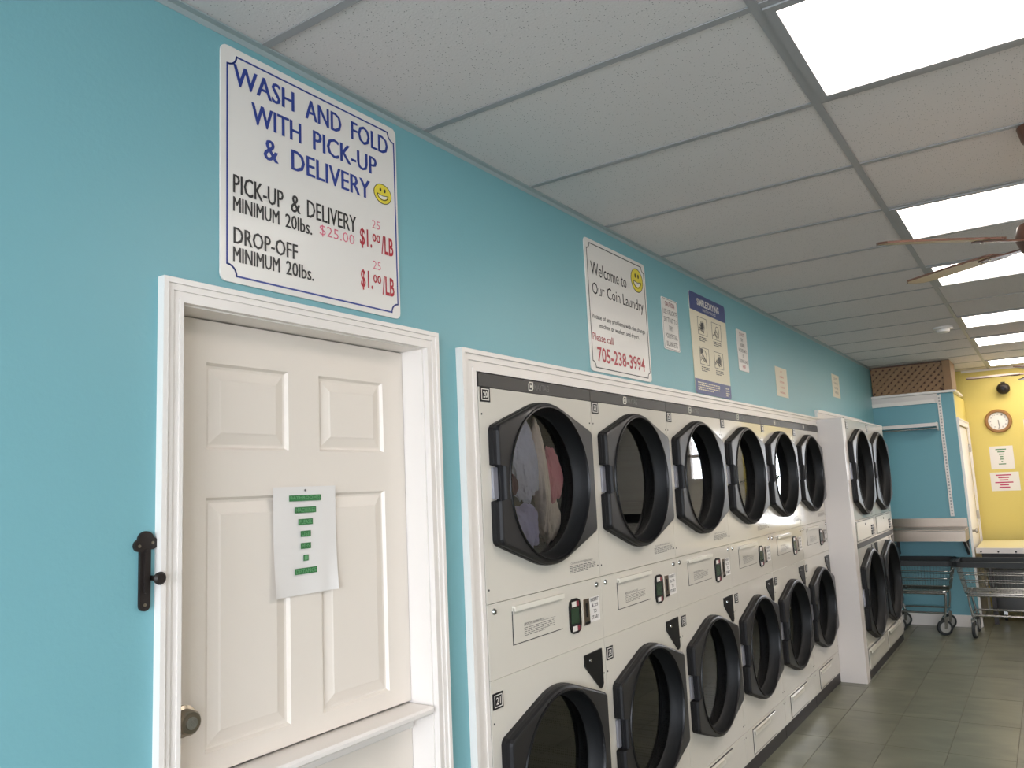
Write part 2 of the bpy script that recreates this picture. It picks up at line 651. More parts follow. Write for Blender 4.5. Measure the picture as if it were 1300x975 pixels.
# ceiling: grid of tees and lay-in tiles
ceil = struct('ceiling', B(-1.5, XR+.12, YF-.12, YB+.12, H+.05, H+.15), M['white_wall'], label='suspended ceiling of speckled white tiles in a grey grid')
XM = 1.0503
cx = [0, XM, XM+1.2192, XM+2*1.2192, XR]
rows = [T0+TS*k for k in range(-6, 16)]
lights_rows = {1: 0, 4: 1, 6: 2, 9: 3, 11: 4, 14: 5}
tw = .024
dome = [(1, 9)]
for i in range(4):
    for j in range(-6, 16):
        y0, y1 = max(T0+TS*j, YF), min(T0+TS*(j+1), YB)
        if y1-y0 < .05:
            continue
        if i == 1 and j in lights_rows:
            continue
        obj('ceiling_tile', B(cx[i]+.004, cx[i+1]-.004, y0+.004, y1-.004, H+.004+random.uniform(0, .0015), H+.02), M['tile'], ceil)
for x in cx[1:4]:
    b = B(x-tw/2, x+tw/2, YF, YB, H, H+.003)
    box(b, x-.002, x+.002, YF, YB, H+.003, H+.035)
    obj('main_tee', b, M['tee'], ceil)
for j in range(-5, 16):
    y = T0+TS*j
    b = bmesh.new()
    for i in range(4):
        box(b, cx[i]+(tw/2 if i else .018), cx[i+1]-tw/2, y-tw/2, y+tw/2, H+.0004, H+.003)
    obj('cross_tee', b, M['tee'], ceil)
b = B(0, .019, YF, YB, H-.001, H+.003)
box(b, 0, .0015, YF, YB, H-.016, H)
obj('wall_angle', b, M['angle'], ceil)
b = B(.77, XR, YB-.019, YB, H-.001, H+.003)
box(b, .77, XR, YB-.0015, YB, H-.022, H)
obj('wall_angle', b, M['trim'], ceil)

# lay-in fluorescent fixtures
names = ['nearest the camera, over the six dryers', 'second along the row, beyond two ceiling tiles', 'third along the row, behind the fan blade',
         'fourth along the row, by the smoke detector', 'fifth along the row, just past the fourth', 'last in the row, against the yellow wall']
for j, k in lights_rows.items():
    y0 = T0+TS*j+.013
    y1 = T0+TS*(j+1)-.013
    x0, x1 = XM+.013, XM+1.2192-.013
    t = thing('ceiling_light', 'bright rectangular fluorescent ceiling panel, '+names[k], 'ceiling light', ((x0+x1)/2, (y0+y1)/2, H), 'fluorescent panels in the ceiling grid')
    b = bmesh.new()
    fw = .026
    box(b, x0, x0+fw, y0, y1, H-.004, H+.03)
    box(b, x1-fw, x1, y0, y1, H-.004, H+.03)
    box(b, x0+fw, x1-fw, y0, y0+fw, H-.004, H+.03)
    box(b, x0+fw, x1-fw, y1-fw, y1, H-.004, H+.03)
    obj('frame', b, M['tee'], t)
    obj('diffuser', B(x0+fw, x1-fw, y0+fw, y1-fw, H+.001, H+.006), M['diffuser'], t)
    obj('housing', B(x0+.005, x1-.005, y0+.005, y1-.005, H+.031, H+.045), M['trim'], t)


# ------------------------------------------------------------------ trims
def casing(bm, fr, u0, u1, v0, v1, wd=.065, legs=True, top=True, vb=0.0):
    """moulded casing round the opening u0..u1, top v1 ; outer size grows by wd"""
    # three stepped bands: thick outer back band, cove, inner bead
    bands = [(wd-.012, wd, .022), (.024, wd-.012, .017), (.009, .024, .013), (.0, .009, .017)]
    for a, c, n in bands:
        if legs:
            prism(bm, fr, [(u0-c, vb), (u0-a, vb), (u0-a, v1+a), (u0-c, v1+c)], 0, n)
        if legs and u1 is not None:
            prism(bm, fr, [(u1+a, vb), (u1+c, vb), (u1+c, v1+c), (u1+a, v1+a)], 0, n)
        if top:
            e = u1 if u1 is not None else u0
            prism(bm, fr, [(u0-a, v1+a), (e+a, v1+a), (e+c, v1+c), (u0-c, v1+c)], 0, n)
    return bm


b = casing(bmesh.new(), L0, DO0, DO1, 0, 2.000, .050)
struct('trim_1', b, M['trim'], label='white moulded casing around the half door')
b = bmesh.new()
for a, c, n in [(.054, .068, .026), (.034, .054, .019), (.014, .034, .014), (.0, .014, .019)]:
    lw = .081/.068
    prism(b, L0, [(DY0-.004-c*lw, 0), (DY0-.004-a*lw, 0), (DY0-.004-a*lw, DH+.004+a), (DY0-.004-c*lw, DH+.004+c)], 0, n)
    prism(b, L0, [(DY0-.004-a*lw, DH+.004+a), (D6+.05, DH+.004+a), (D6+.05, DH+.004+c), (DY0-.004-c*lw, DH+.004+c)], 0, n)
struct('trim_2', b, M['trim'], label='white moulded casing around the row of six dryers')
b = B(0, .02, D6+.05, 8.40, 2.012, 2.085)
box(b, .02, .03, D6+.05, 8.40, 2.062, 2.085)
struct('trim_3', b, M['trim'], label='white board along the wall above the boxed pair of dryers')
# jamb lining of the door opening
b = bmesh.new()
box(b, TH, 0, DO0-.004, DO0+.006, 0, 2.000)
box(b, TH, 0, DO1-.006, DO1+.004, 0, 2.000)
box(b, TH, 0, DO0+.006, DO1-.006, 1.997, 2.005)
struct('trim_4', b, M['trim'], label='white jamb lining inside the half door opening')
# box that carries the deeper pair of dryers
b = B(.0, BX, D6+.004, 6.684, 0, 2.0)
struct('wall_box_side', b, M['white_panel'], label='tall white end panel between the six dryers and the deeper pair')
# skirting
b = B(.0, .77, YP-.014, YP, 0, .115)
struct('baseboard_partition', b, M['trim'], label='white baseboard under the blue wall')
b = B(.77, .784, YP-.014, 9.34, 0, .115)
struct('baseboard_closet', b, M['trim'])
struct('baseboard_left', B(0, .014, YF, DO0-.066, 0, .1), M['trim'], label='white baseboard left of the half door')
struct('baseboard_gap', B(0, .014, 8.42, YP-.014, 0, .1), M['trim'])

# ------------------------------------------------------------------ door_1: dutch door with shelf
SX = -.078


def panel_door(u0, u1, v0, v1, fields, thick=.035):
    """slab with raised moulded fields, front at n=0 of the frame at x=SX"""
    fr = on_left(SX)
    bm = bmesh.new()
    us = sorted({u0, u1} | {f[0] for f in fields} | {f[1] for f in fields})
    vs = sorted({v0, v1} | {f[2] for f in fields} | {f[3] for f in fields})

    def q(ps):
        try:
            bm.faces.new([bm.verts.new(fr.p(*p)) for p in ps])
        except ValueError:
            pass
    for i in range(len(us)-1):
        for j in range(len(vs)-1):
            mu, mv = (us[i]+us[i+1])/2, (vs[j]+vs[j+1])/2
            if any(f[0] < mu < f[1] and f[2] < mv < f[3] for f in fields):
                continue
            q([(us[i], vs[j], 0), (us[i+1], vs[j], 0), (us[i+1], vs[j+1], 0), (us[i], vs[j+1], 0)])
    for a, c, d, e in fields:
        rings = [(0, 0), (.006, -.009), (.012, -.010), (.036, -.003), (.040, -.001)]
        for (i0, n0), (i1, n1) in zip(rings[:-1], rings[1:]):
            A = [(a+i0, d+i0, n0), (c-i0, d+i0, n0), (c-i0, e-i0, n0), (a+i0, e-i0, n0)]
            Q = [(a+i1, d+i1, n1), (c-i1, d+i1, n1), (c-i1, e-i1, n1), (a+i1, e-i1, n1)]
            for k in range(4):
                q([A[k], A[(k+1) % 4], Q[(k+1) % 4], Q[k]])
        i1, n1 = rings[-1]
        q([(a+i1, d+i1, n1), (c-i1, d+i1, n1), (c-i1, e-i1, n1), (a+i1, e-i1, n1)])
    bmesh.ops.remove_doubles(bm, verts=bm.verts, dist=1e-5)
    # sides and back
    box(bm, SX-thick, SX-.012, u0, u1, v0, v1)
    for (a, d, c, e) in ((u0, v0, u1, v0), (u1, v0, u1, v1), (u1, v1, u0, v1), (u0, v1, u0, v0)):
        q([(a, d, 0), (c, e, 0), (c, e, -.013), (a, d, -.013)])
    return bm


F0 = [(1.118, 1.357, 1.693, 1.895), (1.460, 1.705, 1.693, 1.895), (1.118, 1.357, 1.03, 1.583), (1.460, 1.705, 1.03, 1.583)]
dd = thing('door_1', 'white panelled half door with a narrow shelf, set back in its frame', None, (SX, 1.41, 0), kind='structure')
obj('upper_leaf', panel_door(DO0+.008, DO1-.008, .984, 1.994, F0), M['door'], dd)
F1 = [(1.118, 1.357, .18, .80), (1.460, 1.705, .18, .80)]
obj('lower_leaf', panel_door(DO0+.008, DO1-.008, .012, .955, F1), M['door'], dd)
b = B(SX-.02, .012, DO0+.009, DO1-.009, .957, .978, .006)
obj('shelf', b, M['trim'], dd)
b = B(SX+.002, SX+.02, DO0+.02, DO1-.02, .915, .956, .004)
obj('shelf_cleat', b, M['trim'], dd)
fr = on_left(SX)
k = obj('deadbolt', lathe(bmesh.new(), fr, 1.062, 1.113, [(.033, 0), (.033, .006), (.026, .010), (.0255, .030), (.022, .034)], 28, cap1=True), M['brass'], dd, smooth=True, label='round nickel deadbolt')
b = lathe(bmesh.new(), fr, 1.062, 1.113, [(.014, .034), (.013, .037)], 20, cap1=True)
obj('keyway', prism(b, fr, [(1.060, 1.106), (1.064, 1.106), (1.064, 1.120), (1.060, 1.120)], .037, .0375), M['chrome'], k)

# notice on the door
fr = on_left(SX+.004)
nt_ = thing('paper_notice', 'white taped paper on the half door with seven green printed words', 'notice', (SX+.004, 1.41, 1.47))
b = bmesh.new()
NU, NV = 10, 12
g = [[None]*(NV+1) for _ in range(NU+1)]
for i in range(NU+1):
    for j in range(NV+1):
        u = 1.302+(1.508-1.302)*i/NU
        v = 1.333+(1.602-1.333)*j/NV
        n = .0015+.002*math.sin(i*1.1)*(1-j/NV)+(.010*(1-j/NV)**3 if i in (0, NU) else 0)
        g[i][j] = b.verts.new(fr.p(u, v, n))
for i in range(NU):
    for j in range(NV):
        b.faces.new((g[i][j], g[i+1][j], g[i+1][j+1], g[i][j+1]))
obj('sheet', b, M['paper'], nt_, smooth=True)
words = [('BATHROOMS)', .104, 1.573), ('MACHINES', .070, 1.543), ('PLEASE', .047, 1.513), ('USE', .033, 1.483), ('MEN', .033, 1.453), ('1', .016, 1.423), ('DISTANCE', .072, 1.391)]
for s, wd, v in words:
    uc = 1.402
    p_ = obj('green_word_block', prism(bmesh.new(), fr, [(uc-wd/2, v-.0075), (uc+wd/2, v-.0075), (uc+wd/2, v+.0075), (uc-wd/2, v+.0075)], .004, .0046), M['green_tape'], nt_)
    letters('lettering', fr, s, uc-wd/2+.003, uc+wd/2-.003, v-.005, v+.005, M['green_ink'], p_, n=.0050)
obj('tape_mark', disc(bmesh.new(), fr, 1.402, 1.5925, .003, .004, .0048, 10), M['grey_ink'], nt_)

# iron latch on the wall
lt = thing('iron_latch', 'black iron strap latch screwed to the teal wall beside the door', 'latch', (0, .922, 1.44))
b = prism(bmesh.new(), L0, rrect(.911, .934, 1.366, 1.50, .011), 0, .007)
disc(b, L0, .9235, 1.505, .0165, 0, .0075, 20)
disc(b, L0, .911, 1.494, .0125, 0, .0072, 18)
disc(b, L0, .936, 1.497, .0125, 0, .0072, 18)
obj('strap_plate', b, M['iron'], lt)
obj('ridge', prism(bmesh.new(), L0, rrect(.918, .927, 1.40, 1.485, .0044), .007, .013), M['iron'], lt)
obj('thumb_knob', lathe(bmesh.new(), L0, .940, 1.428, [(.005, .0), (.005, .02), (.0115, .024), (.013, .030), (.009, .035)], 20, cap1=True), M['iron'], lt, smooth=True)
for u, v in ((.909, 1.493), (.937, 1.498), (.922, 1.378)):
    obj('screw', lathe(bmesh.new(), L0, u, v, [(.0035, .007), (.003, .0085)], 12, cap1=True), M['brass'], lt)


# ------------------------------------------------------------------ signs on the left wall
def smiley(parent, fr, cu, cv, ru, rv, n0):
    s = obj('smiling_face', disc(bmesh.new(), fr, cu, cv, ru, n0, n0+.0006, 36, rv), M['smile'], parent)
    b = bmesh.new()
    ribbon(b, fr, [(cu+ru*math.cos(2*PI*i/36), cv+rv*math.sin(2*PI*i/36)) for i in range(36)], ru*.05, n0+.0006, n0+.0010, True)
    disc(b, fr, cu-ru*.25, cv+rv*.38, ru*.1, n0+.0006, n0+.0012, 14, rv*.19)
    disc(b, fr, cu+ru*.25, cv+rv*.38, ru*.1, n0+.0006, n0+.0012, 14, rv*.19)
    mouth = [(cu+ru*.62*math.cos(a), cv-rv*.08+rv*.55*math.sin(a)) for a in [PI+PI*i/14 for i in range(15)]]
    ribbon(b, fr, mouth, ru*.06, n0+.0006, n0+.0012)
    ribbon(b, fr, [(cu-ru*.62, cv-rv*.08), (cu, cv-rv*.2), (cu+ru*.62, cv-rv*.08)], ru*.05, n0+.0006, n0+.0012)
    obj('eyes_and_mouth', b, M['ink'], s)
    obj('teeth', prism(bmesh.new(), fr, [(cu+ru*.5*math.cos(a), cv-rv*.14+rv*.40*math.sin(a)) for a in [PI+PI*i/10 for i in range(11)]], n0+.0006, n0+.0009), M['sign'], s)


def sign_border(fr, u0, u1, v0, v1, r, wd, n):
    P = []
    for cu, cv, a0 in ((u1, v1, -PI/2), (u0, v1, 0), (u0, v0, PI/2), (u1, v0, PI)):
        # concave corner: arc about the corner itself
        A = []
        for i in range(7):
            t = i/6
            a = {(-PI/2): -PI/2-PI/2*t, 0: 0-PI/2*t, PI/2: PI/2-PI/2*t, PI: PI-PI/2*t}[a0]
            A.append((cu+r*math.cos(a), cv+r*math.sin(a)))
        P.append(A)
    pts = P[0][::1]
    # order: along the outline counter-clockwise
    out = []
    ur = [(u1+r*math.cos(a), v1+r*math.sin(a)) for a in [-PI/2-PI/2*i/6 for i in range(7)]]
    ul = [(u0+r*math.cos(a), v1+r*math.sin(a)) for a in [0-PI/2*i/6 for i in range(7)]]
    ll = [(u0+r*math.cos(a), v0+r*math.sin(a)) for a in [PI/2-PI/2*i/6 for i in range(7)]]
    lr = [(u1+r*math.cos(a), v0+r*math.sin(a)) for a in [PI-PI/2*i/6 for i in range(7)]]
    out = ur+ul+ll+lr
    return ribbon(bmesh.new(), fr, out, wd*1.35, n-.0006, n, True)


s1 = thing('price_sign', 'large white WASH AND FOLD price sign with blue heading above the half door', 'sign', (0, 1.4, 2.07))
obj('board', prism(bmesh.new(), L0, rrect(1.094, 1.700, 2.072, 2.650, .018), .001, .005), M['sign'], s1)
obj('blue_border', sign_border(L0, 1.112, 1.690, 2.088, 2.630, .026, .0032, .0058), M['navy'], s1)
T = .0060
for ws, v0, v1, m, fat in (
        ((('WASH', 1.128, 1.314), ('AND', 1.350, 1.479), ('FOLD', 1.515, 1.664)), 2.557, 2.611, 'navy', .0030),
        ((('WITH', 1.180, 1.336), ('PICK-UP', 1.375, 1.615)), 2.479, 2.533, 'navy', .0030),
        ((('&', 1.216, 1.262), ('DELIVERY', 1.302, 1.586)), 2.400, 2.454, 'navy', .0030),
        ((('PICK-UP', 1.128, 1.276), ('&', 1.299, 1.331), ('DELIVERY', 1.352, 1.528)), 2.288, 2.334, 'ink', .0016),
        ((('MINIMUM', 1.128, 1.263), ('20lbs.', 1.281, 1.368)), 2.243, 2.279, 'ink', .0014),
        ((('DROP-OFF', 1.129, 1.320),), 2.166, 2.206, 'ink', .0018),
        ((('MINIMUM', 1.128, 1.263), ('20lbs.', 1.282, 1.372)), 2.122, 2.158, 'ink', .0014)):
    for s, u0, u1 in ws:
        b = bmesh.new()
        for q, du in enumerate((-fat/2, 0, fat/2)):
            text(b, L0, s, u0+fat/2+du, u1-fat/2+du, v0, v1, T+.00008*q, 0)
        obj('lettering', b, M[m], s1, recalc=False)
for v in (2.252, 2.133):
    b = text(bmesh.new(), L0, '$1.', 1.541, 1.588, v, v+.058, T, .02)
    text(b, L0, '00', 1.590, 1.622, v+.028, v+.052, T, .02)
    text(b, L0, '/LB', 1.626, 1.676, v, v+.055, T, .02)
    obj('lettering', b, M['red'], s1)
    letters('handwriting', L0, '25', 1.590, 1.622, v+.068, v+.092, M['pink_ink'], s1, T, -.008)
letters('handwriting', L0, '$25.00', 1.394, 1.520, 2.248, 2.280, M['pink_ink'], s1, T, -.006)
smiley(s1, L0, 1.637, 2.432, .036, .029, .0052)

s2 = thing('welcome_sign', 'white Welcome to Our Coin Laundry sign with a red telephone number', 'sign', (0, 3.155, 2.035))
obj('board', prism(bmesh.new(), L0, rrect(2.855, 3.457, 2.037, 2.606, .02), .001, .005), M['sign'], s2)
obj('dark_border', sign_border(L0, 2.874, 3.441, 2.054, 2.588, .026, .003, .0058), M['ink'], s2)
for s, u0, u1, v0, v1, m, bo in (
        ('Welcome to', 2.900, 3.243, 2.452, 2.510, 'ink', .0),
        ('Our Coin Laundry', 2.904, 3.412, 2.352, 2.420, 'ink', .0),
        ('In case of any problems with the change', 2.888, 3.412, 2.256, 2.284, 'ink', 0),
        ('machine or washers and dryers.', 2.950, 3.345, 2.221, 2.248, 'ink', 0),
        ('Please call', 2.884, 3.070, 2.168, 2.200, 'red', 0),
        ('705-238-3994', 2.916, 3.385, 2.080, 2.144, 'red', .015)):
    letters('lettering', L0, s, u0, u1, v0, v1, M[m], s2, T, bo)
smiley(s2, L0, 3.360, 2.512, .064, .056, .0052)


def small_sign(name, label, u0, u1, v0, v1, lines, base='sign', cols=None, th=.003, fill=.62):
    t = thing(name, label, 'sign', (0, (u0+u1)/2, v0))
    obj('board', prism(bmesh.new(), L0, rrect(u0, u1, v0, v1, .01 if th > .002 else .001), .001, .001+th), M[base], t)
    h = (v1-v0-.02)/len(lines)
    for i, (s, m) in enumerate(lines):
        wmax = (u1-u0)*.86
        wd = min(wmax, len(s)*h*.42)
        vc = v1-.01-h*(i+.5)
        letters('lettering', L0, s, (u0+u1)/2-wd/2, (u0+u1)/2+wd/2, vc-h*fill/2, vc+h*fill/2, M[m], t, .0018+th, .01)
    return t


t = small_sign('caution_sign', 'narrow white CAUTION sign right of the welcome sign', 3.640, 3.842, 2.224, 2.490,
               [('CAUTION', 'red_mark'), ('USE DELICATE', 'grey_ink'), ('SETTING TO', 'grey_ink'), ('DRY', 'grey_ink'), ('POLYESTER', 'grey_ink'), ('BLANKETS', 'grey_ink')])
obj('border_line', ribbon(bmesh.new(), L0, rrect(3.646, 3.836, 2.230, 2.484, .01), .002, .004, .0046, True), M['grey_ink'], t)
small_sign('no_rubber_sign', 'narrow white sign with brown lines of capitals right of the blue poster', 4.785, 4.980, 2.229, 2.488,
           [('DO NOT', 'red_mark'), ('DRY', 'grey_ink'), ('RUBBER', 'grey_ink'), ('BACKED MATS', 'grey_ink'), ('OR', 'grey_ink'), ('SLEEPING BAGS', 'grey_ink'), ('HERE', 'red')])
small_sign('small_notice', 'small cream notice with faint brown print, nearer of the two small ones', 5.580, 5.874, 2.127, 2.336,
           [('NO', 'orange_ink'), ('DYEING', 'orange_ink'), ('CLOTHES', 'orange_ink'), ('IN THE', 'orange_ink'), ('MACHINES', 'orange_ink')], 'cream', th=.001, fill=.35)
t = thing('small_notice', 'small cream notice with a column of figures, above the boxed pair of dryers', 'sign', (0, 7.5, 2.24))
obj('board', prism(bmesh.new(), L0, rrect(7.363, 7.655, 2.245, 2.452, .002), .001, .002), M['cream'], t)
b = bmesh.new()
for i, s in enumerate(('DO NOT', 'LEAVE', 'CLOTHES', 'HERE')):
    text(b, L0, s, 7.44, 7.58, 2.405-.042*i, 2.425-.042*i, .0028, 0)
obj('lettering', b, M['grey_ink'], t)

# instruction poster
s4 = thing('drying_poster', 'cream SIMPLE DRYING poster with blue bands and four line drawings', 'poster', (0, 4.3, 2.03))
obj('board', prism(bmesh.new(), L0, rrect(4.022, 4.592, 2.032, 2.592, .02), .001, .004), M['cream'], s4)
obj('top_band', prism(bmesh.new(), L0, [(4.022, 2.490), (4.592, 2.490)]+[p for p in rrect(4.022, 4.592, 2.032, 2.592, .02)[:10]], .004, .0046), M['navy2'], s4)
obj('bottom_band', prism(bmesh.new(), L0, [(4.592, 2.112), (4.022, 2.112)]+[p for p in rrect(4.022, 4.592, 2.032, 2.592, .02)[10:]], .004, .0046), M['navy2'], s4)
letters('lettering', L0, 'SIMPLE DRYING', 4.135, 4.485, 2.527, 2.568, M['sign'], s4, .0052, .03)
letters('lettering', L0, 'INSTRUCTIONS', 4.215, 4.425, 2.503, 2.518, M['sign'], s4, .0052, .0)
obj('small_print', text_lines(bmesh.new(), L0, 4.06, 4.40, 2.052, 2.102, 4, .0052, 3), M['cream'], s4)
obj('small_print', text_lines(bmesh.new(), L0, 4.50, 4.56, 2.045, 2.10, 4, .0052, 5), M['cream'], s4)
rr = random.Random(4)
for q, (u0, u1, v0, v1) in enumerate(((4.125, 4.262, 2.335, 2.462), (4.345, 4.495, 2.335, 2.462), (4.125, 4.262, 2.168, 2.292), (4.350, 4.495, 2.168, 2.292))):
    b = bmesh.new()
    ribbon(b, L0, [(u0, v0+.03), (u1, v0+.03), (u1, v1), (u0, v1)], .0022, .0042, .0050, True)
    cu, cv, r = (u0+u1)/2+.01*(q % 2), v0+.075, .030
    arc = [(cu+r*math.cos(a), cv+.035*math.sin(a)) for a in [PI*i/10 for i in range(11)]]
    ribbon(b, L0, arc+[(cu-r, cv-.02), (cu+r*.5, cv-.03), (cu+r, cv)], .003, .0042, .0050, True)
    if q in (0, 3):
        prism(b, L0, [(cu+r*.75*math.cos(a), cv+.027*math.sin(a)) for a in [PI*i/8 for i in range(9)]]+[(cu-r*.7, cv-.012), (cu+r*.3, cv-.02)], .0042, .0048)
    if q == 2:
        prism(b, L0, [(u0+.01, v1-.04), (u0+.045, v1-.03), (u0+.045, v1-.006), (u0+.01, v1-.006)], .0042, .0048)
    for i in range(4):
        a0 = rr.uniform(u0, u0+.04)
        ribbon(b, L0, [(a0, cv-.03+i*.006), (a0+.03, cv-.01+i*.008), (a0+.07, cv-.035+i*.004)], .0022, .0042, .0050)
    text_lines(b, L0, u0+.01, u1-.01, v0-.008, v0+.022, 3, .0050, q)
    obj('diagram', b, M['ink'], s4)


# ------------------------------------------------------------------ dryers
def outline(s):
    hw, hz, R = .323*s, .188*s, .285*s
    pts = [(R*math.cos(2*PI*i/72), R*math.sin(2*PI*i/72)) for i in range(72)]
    for sx in (1, -1):
        for sz in (1, -1):
            for a, c in ((0, .012), (.003, .003), (.010, 0)):
                pts.append((sx*(hw-a*s), sz*(hz-c*s)))
            pts.append((sx*(hw-.012*s), sz*(hz+.006*s)))
    pts = sorted(set(pts))

    def cross(o, a, c):
        return (a[0]-o[0])*(c[1]-o[1])-(a[1]-o[1])*(c[0]-o[0])
    lo = []
    for p in pts:
        while len(lo) >= 2 and cross(lo[-2], lo[-1], p) <= 0:
            lo.pop()
        lo.append(p)
    hi = []
    for p in reversed(pts):
        while len(hi) >= 2 and cross(hi[-2], hi[-1], p) <= 0:
            hi.pop()
        hi.append(p)
    hull = lo[:-1]+hi[:-1]          # counter-clockwise, starts at the left
    # split right edge and cut the hinge notch into the left edge
    res = []
    n = len(hull)
    for i in range(n):
        p, q = hull[i], hull[(i+1) % n]
        res.append(p)
        if abs(p[0]+hw) < 1e-6 and abs(q[0]+hw) < 1e-6 and p[1] > q[1]:
            d = .033*s
            res += [(-hw, .064*s), (-hw+d*.5, .064*s), (-hw+d, .064*s), (-hw+d, .02*s), (-hw+d, -.02*s), (-hw+d, -.054*s), (-hw+d*.5, -.054*s), (-hw, -.054*s)]
        elif (Vector(p)-Vector(q)).length > .05:
            k = int((Vector(p)-Vector(q)).length/.03)
            for t in range(1, k):
                res.append((p[0]+(q[0]-p[0])*t/k, p[1]+(q[1]-p[1])*t/k))
    return res


def ring_faces(bm, A, Q):
    n = len(A)
    for i in range(n):
        bm.faces.new((A[i], A[(i+1) % n], Q[(i+1) % n], Q[i]))


def build_door(root, cu, cv, s, glossy=True):
    fr = Fr((0, cu, cv), (0, 1, 0), (0, 0, 1), (1, 0, 0))
    O = outline(s)
    bm = bmesh.new()
    r0 = .262*s

    def ring(fn):
        return [bm.verts.new(fr.p(*fn(p))) for p in O]

    def circ(r, n):
        return lambda p: (r*math.cos(math.atan2(p[1], p[0])), r*math.sin(math.atan2(p[1], p[0])), n)
    rings = [ring(lambda p: (p[0], p[1], .001)), ring(lambda p: (p[0], p[1], .016)), ring(lambda p: (p[0]*.992, p[1]*.992, .018)), ring(lambda p: (p[0]*.992, p[1]*.992, .030)),
             ring(lambda p: (p[0]*.978, p[1]*.978, .038)), ring(lambda p: (p[0]*.962, p[1]*.962, .040)), ring(circ(r0+.010*s, .041)), ring(circ(r0, .034)), ring(circ(r0, .001))]
    for A, Q in zip(rings[:-1], rings[1:]):
        ring_faces(bm, A, Q)
    ring_faces(bm, rings[-1], rings[0])
    bm.faces.ensure_lookup_table()
    for f in bm.faces[:4*len(O)]:
        f.material_index = 1
    d = obj('door', bm, (M['plastic'], M['door_rim']), root, local=True, smooth=True, ang=14)
    obj('rim_bead', lathe(bmesh.new(), fr, 0, 0, [(r0+.009*s, .040), (r0+.007*s, .045), (r0+.003*s, .046), (r0, .042), (r0-.001, .034)], 72), M['black'], d, local=True, smooth=True)
    gr = .243*s
    obj('bowl', lathe(bmesh.new(), fr, 0, 0, [(r0-.0005, .036), (r0-.003*s, .020), (r0-.008*s, .0), (r0-.014*s, -.012), (gr+.002*s, -.0165), (gr, -.018)], 72), M['bowl'], d, local=True, smooth=True)
    obj('glass', lathe(bmesh.new(), fr, 0, 0, [(gr, -.0170), (.002, -.0170)], 72, cap1=True), M['glass'], d, local=True, recalc=False)
    b = prism(bmesh.new(), fr, rrect(-.316*s, -.292*s, -.046*s, .056*s, .004), .001, .010)
    obj('hinge', b, M['hinge'], d, local=True)
    return d


def holed(bm, u0, u1, v0, v1, cu, cv, r, n0, n1, fr=L0, seg=48):
    """rectangular panel n0..n1 with a round hole"""
    out = []
    for i in range(seg):
        a = 2*PI*i/seg+PI/4
        c, s_ = math.cos(a), math.sin(a)
        t = min([(u1-cu)/c if c > 1e-9 else 9e9, (u0-cu)/c if c < -1e-9 else 9e9, (v1-cv)/s_ if s_ > 1e-9 else 9e9, (v0-cv)/s_ if s_ < -1e-9 else 9e9])
        out.append((cu+c*t, cv+s_*t, a))
    # snap the nearest samples to the true corners
    for U, V in ((u0, v0), (u1, v0), (u1, v1), (u0, v1)):
        k = min(range(seg), key=lambda i: (out[i][0]-U)**2+(out[i][1]-V)**2)
        out[k] = (U, V, out[k][2])
    A = [bm.verts.new(fr.p(u, v, n1)) for u, v, a in out]
    A0 = [bm.verts.new(fr.p(u, v, n0)) for u, v, a in out]
    I = [bm.verts.new(fr.p(cu+r*math.cos(a), cv+r*math.sin(a), n1)) for u, v, a in out]
    I0 = [bm.verts.new(fr.p(cu+r*math.cos(a), cv+r*math.sin(a), n0)) for u, v, a in out]
    ring_faces(bm, A0, A)
    ring_faces(bm, A, I)
    ring_faces(bm, I, I0)
    ring_faces(bm, I0, A0)
    return bm


def badge(root, u, v, num, s=1.0):
    w_, h_ = .027*s, .024*s
    o = obj('number_badge', prism(bmesh.new(), L0, [(u-w_, v-h_), (u+w_, v-h_), (u+w_, v+h_), (u-w_, v+h_)], .0005, .003), M['black'], root, local=True)
    b = ribbon(bmesh.new(), L0, [(u-w_*.72, v-h_*.72), (u+w_*.72, v-h_*.72), (u+w_*.72, v+h_*.72), (u-w_*.72, v+h_*.72)], .0026, .003, .0036, True)
    text(b, L0, num, u-w_*.45, u+w_*.45, v-h_*.45, v+h_*.45, .0038, .02)
    obj('number', b, M['sign'], o, local=True)


def common_body(t, W, HT, depth, x_back=-.9):
    b = bmesh.new()
    box(b, x_back, -.018, 0.001, .012, .066, HT-.001)
    box(b, x_back, -.018, W-.012, W-.001, .066, HT-.001)
    box(b, x_back, -.018, .012, W-.012, HT-.012, HT-.001)
    box(b, x_back, -.018, .012, W-.012, .066, .078)
    box(b, x_back, x_back+.01, .012, W-.012, .078, HT-.012)
    obj('cabinet', b, M['enamel'], t, local=True)


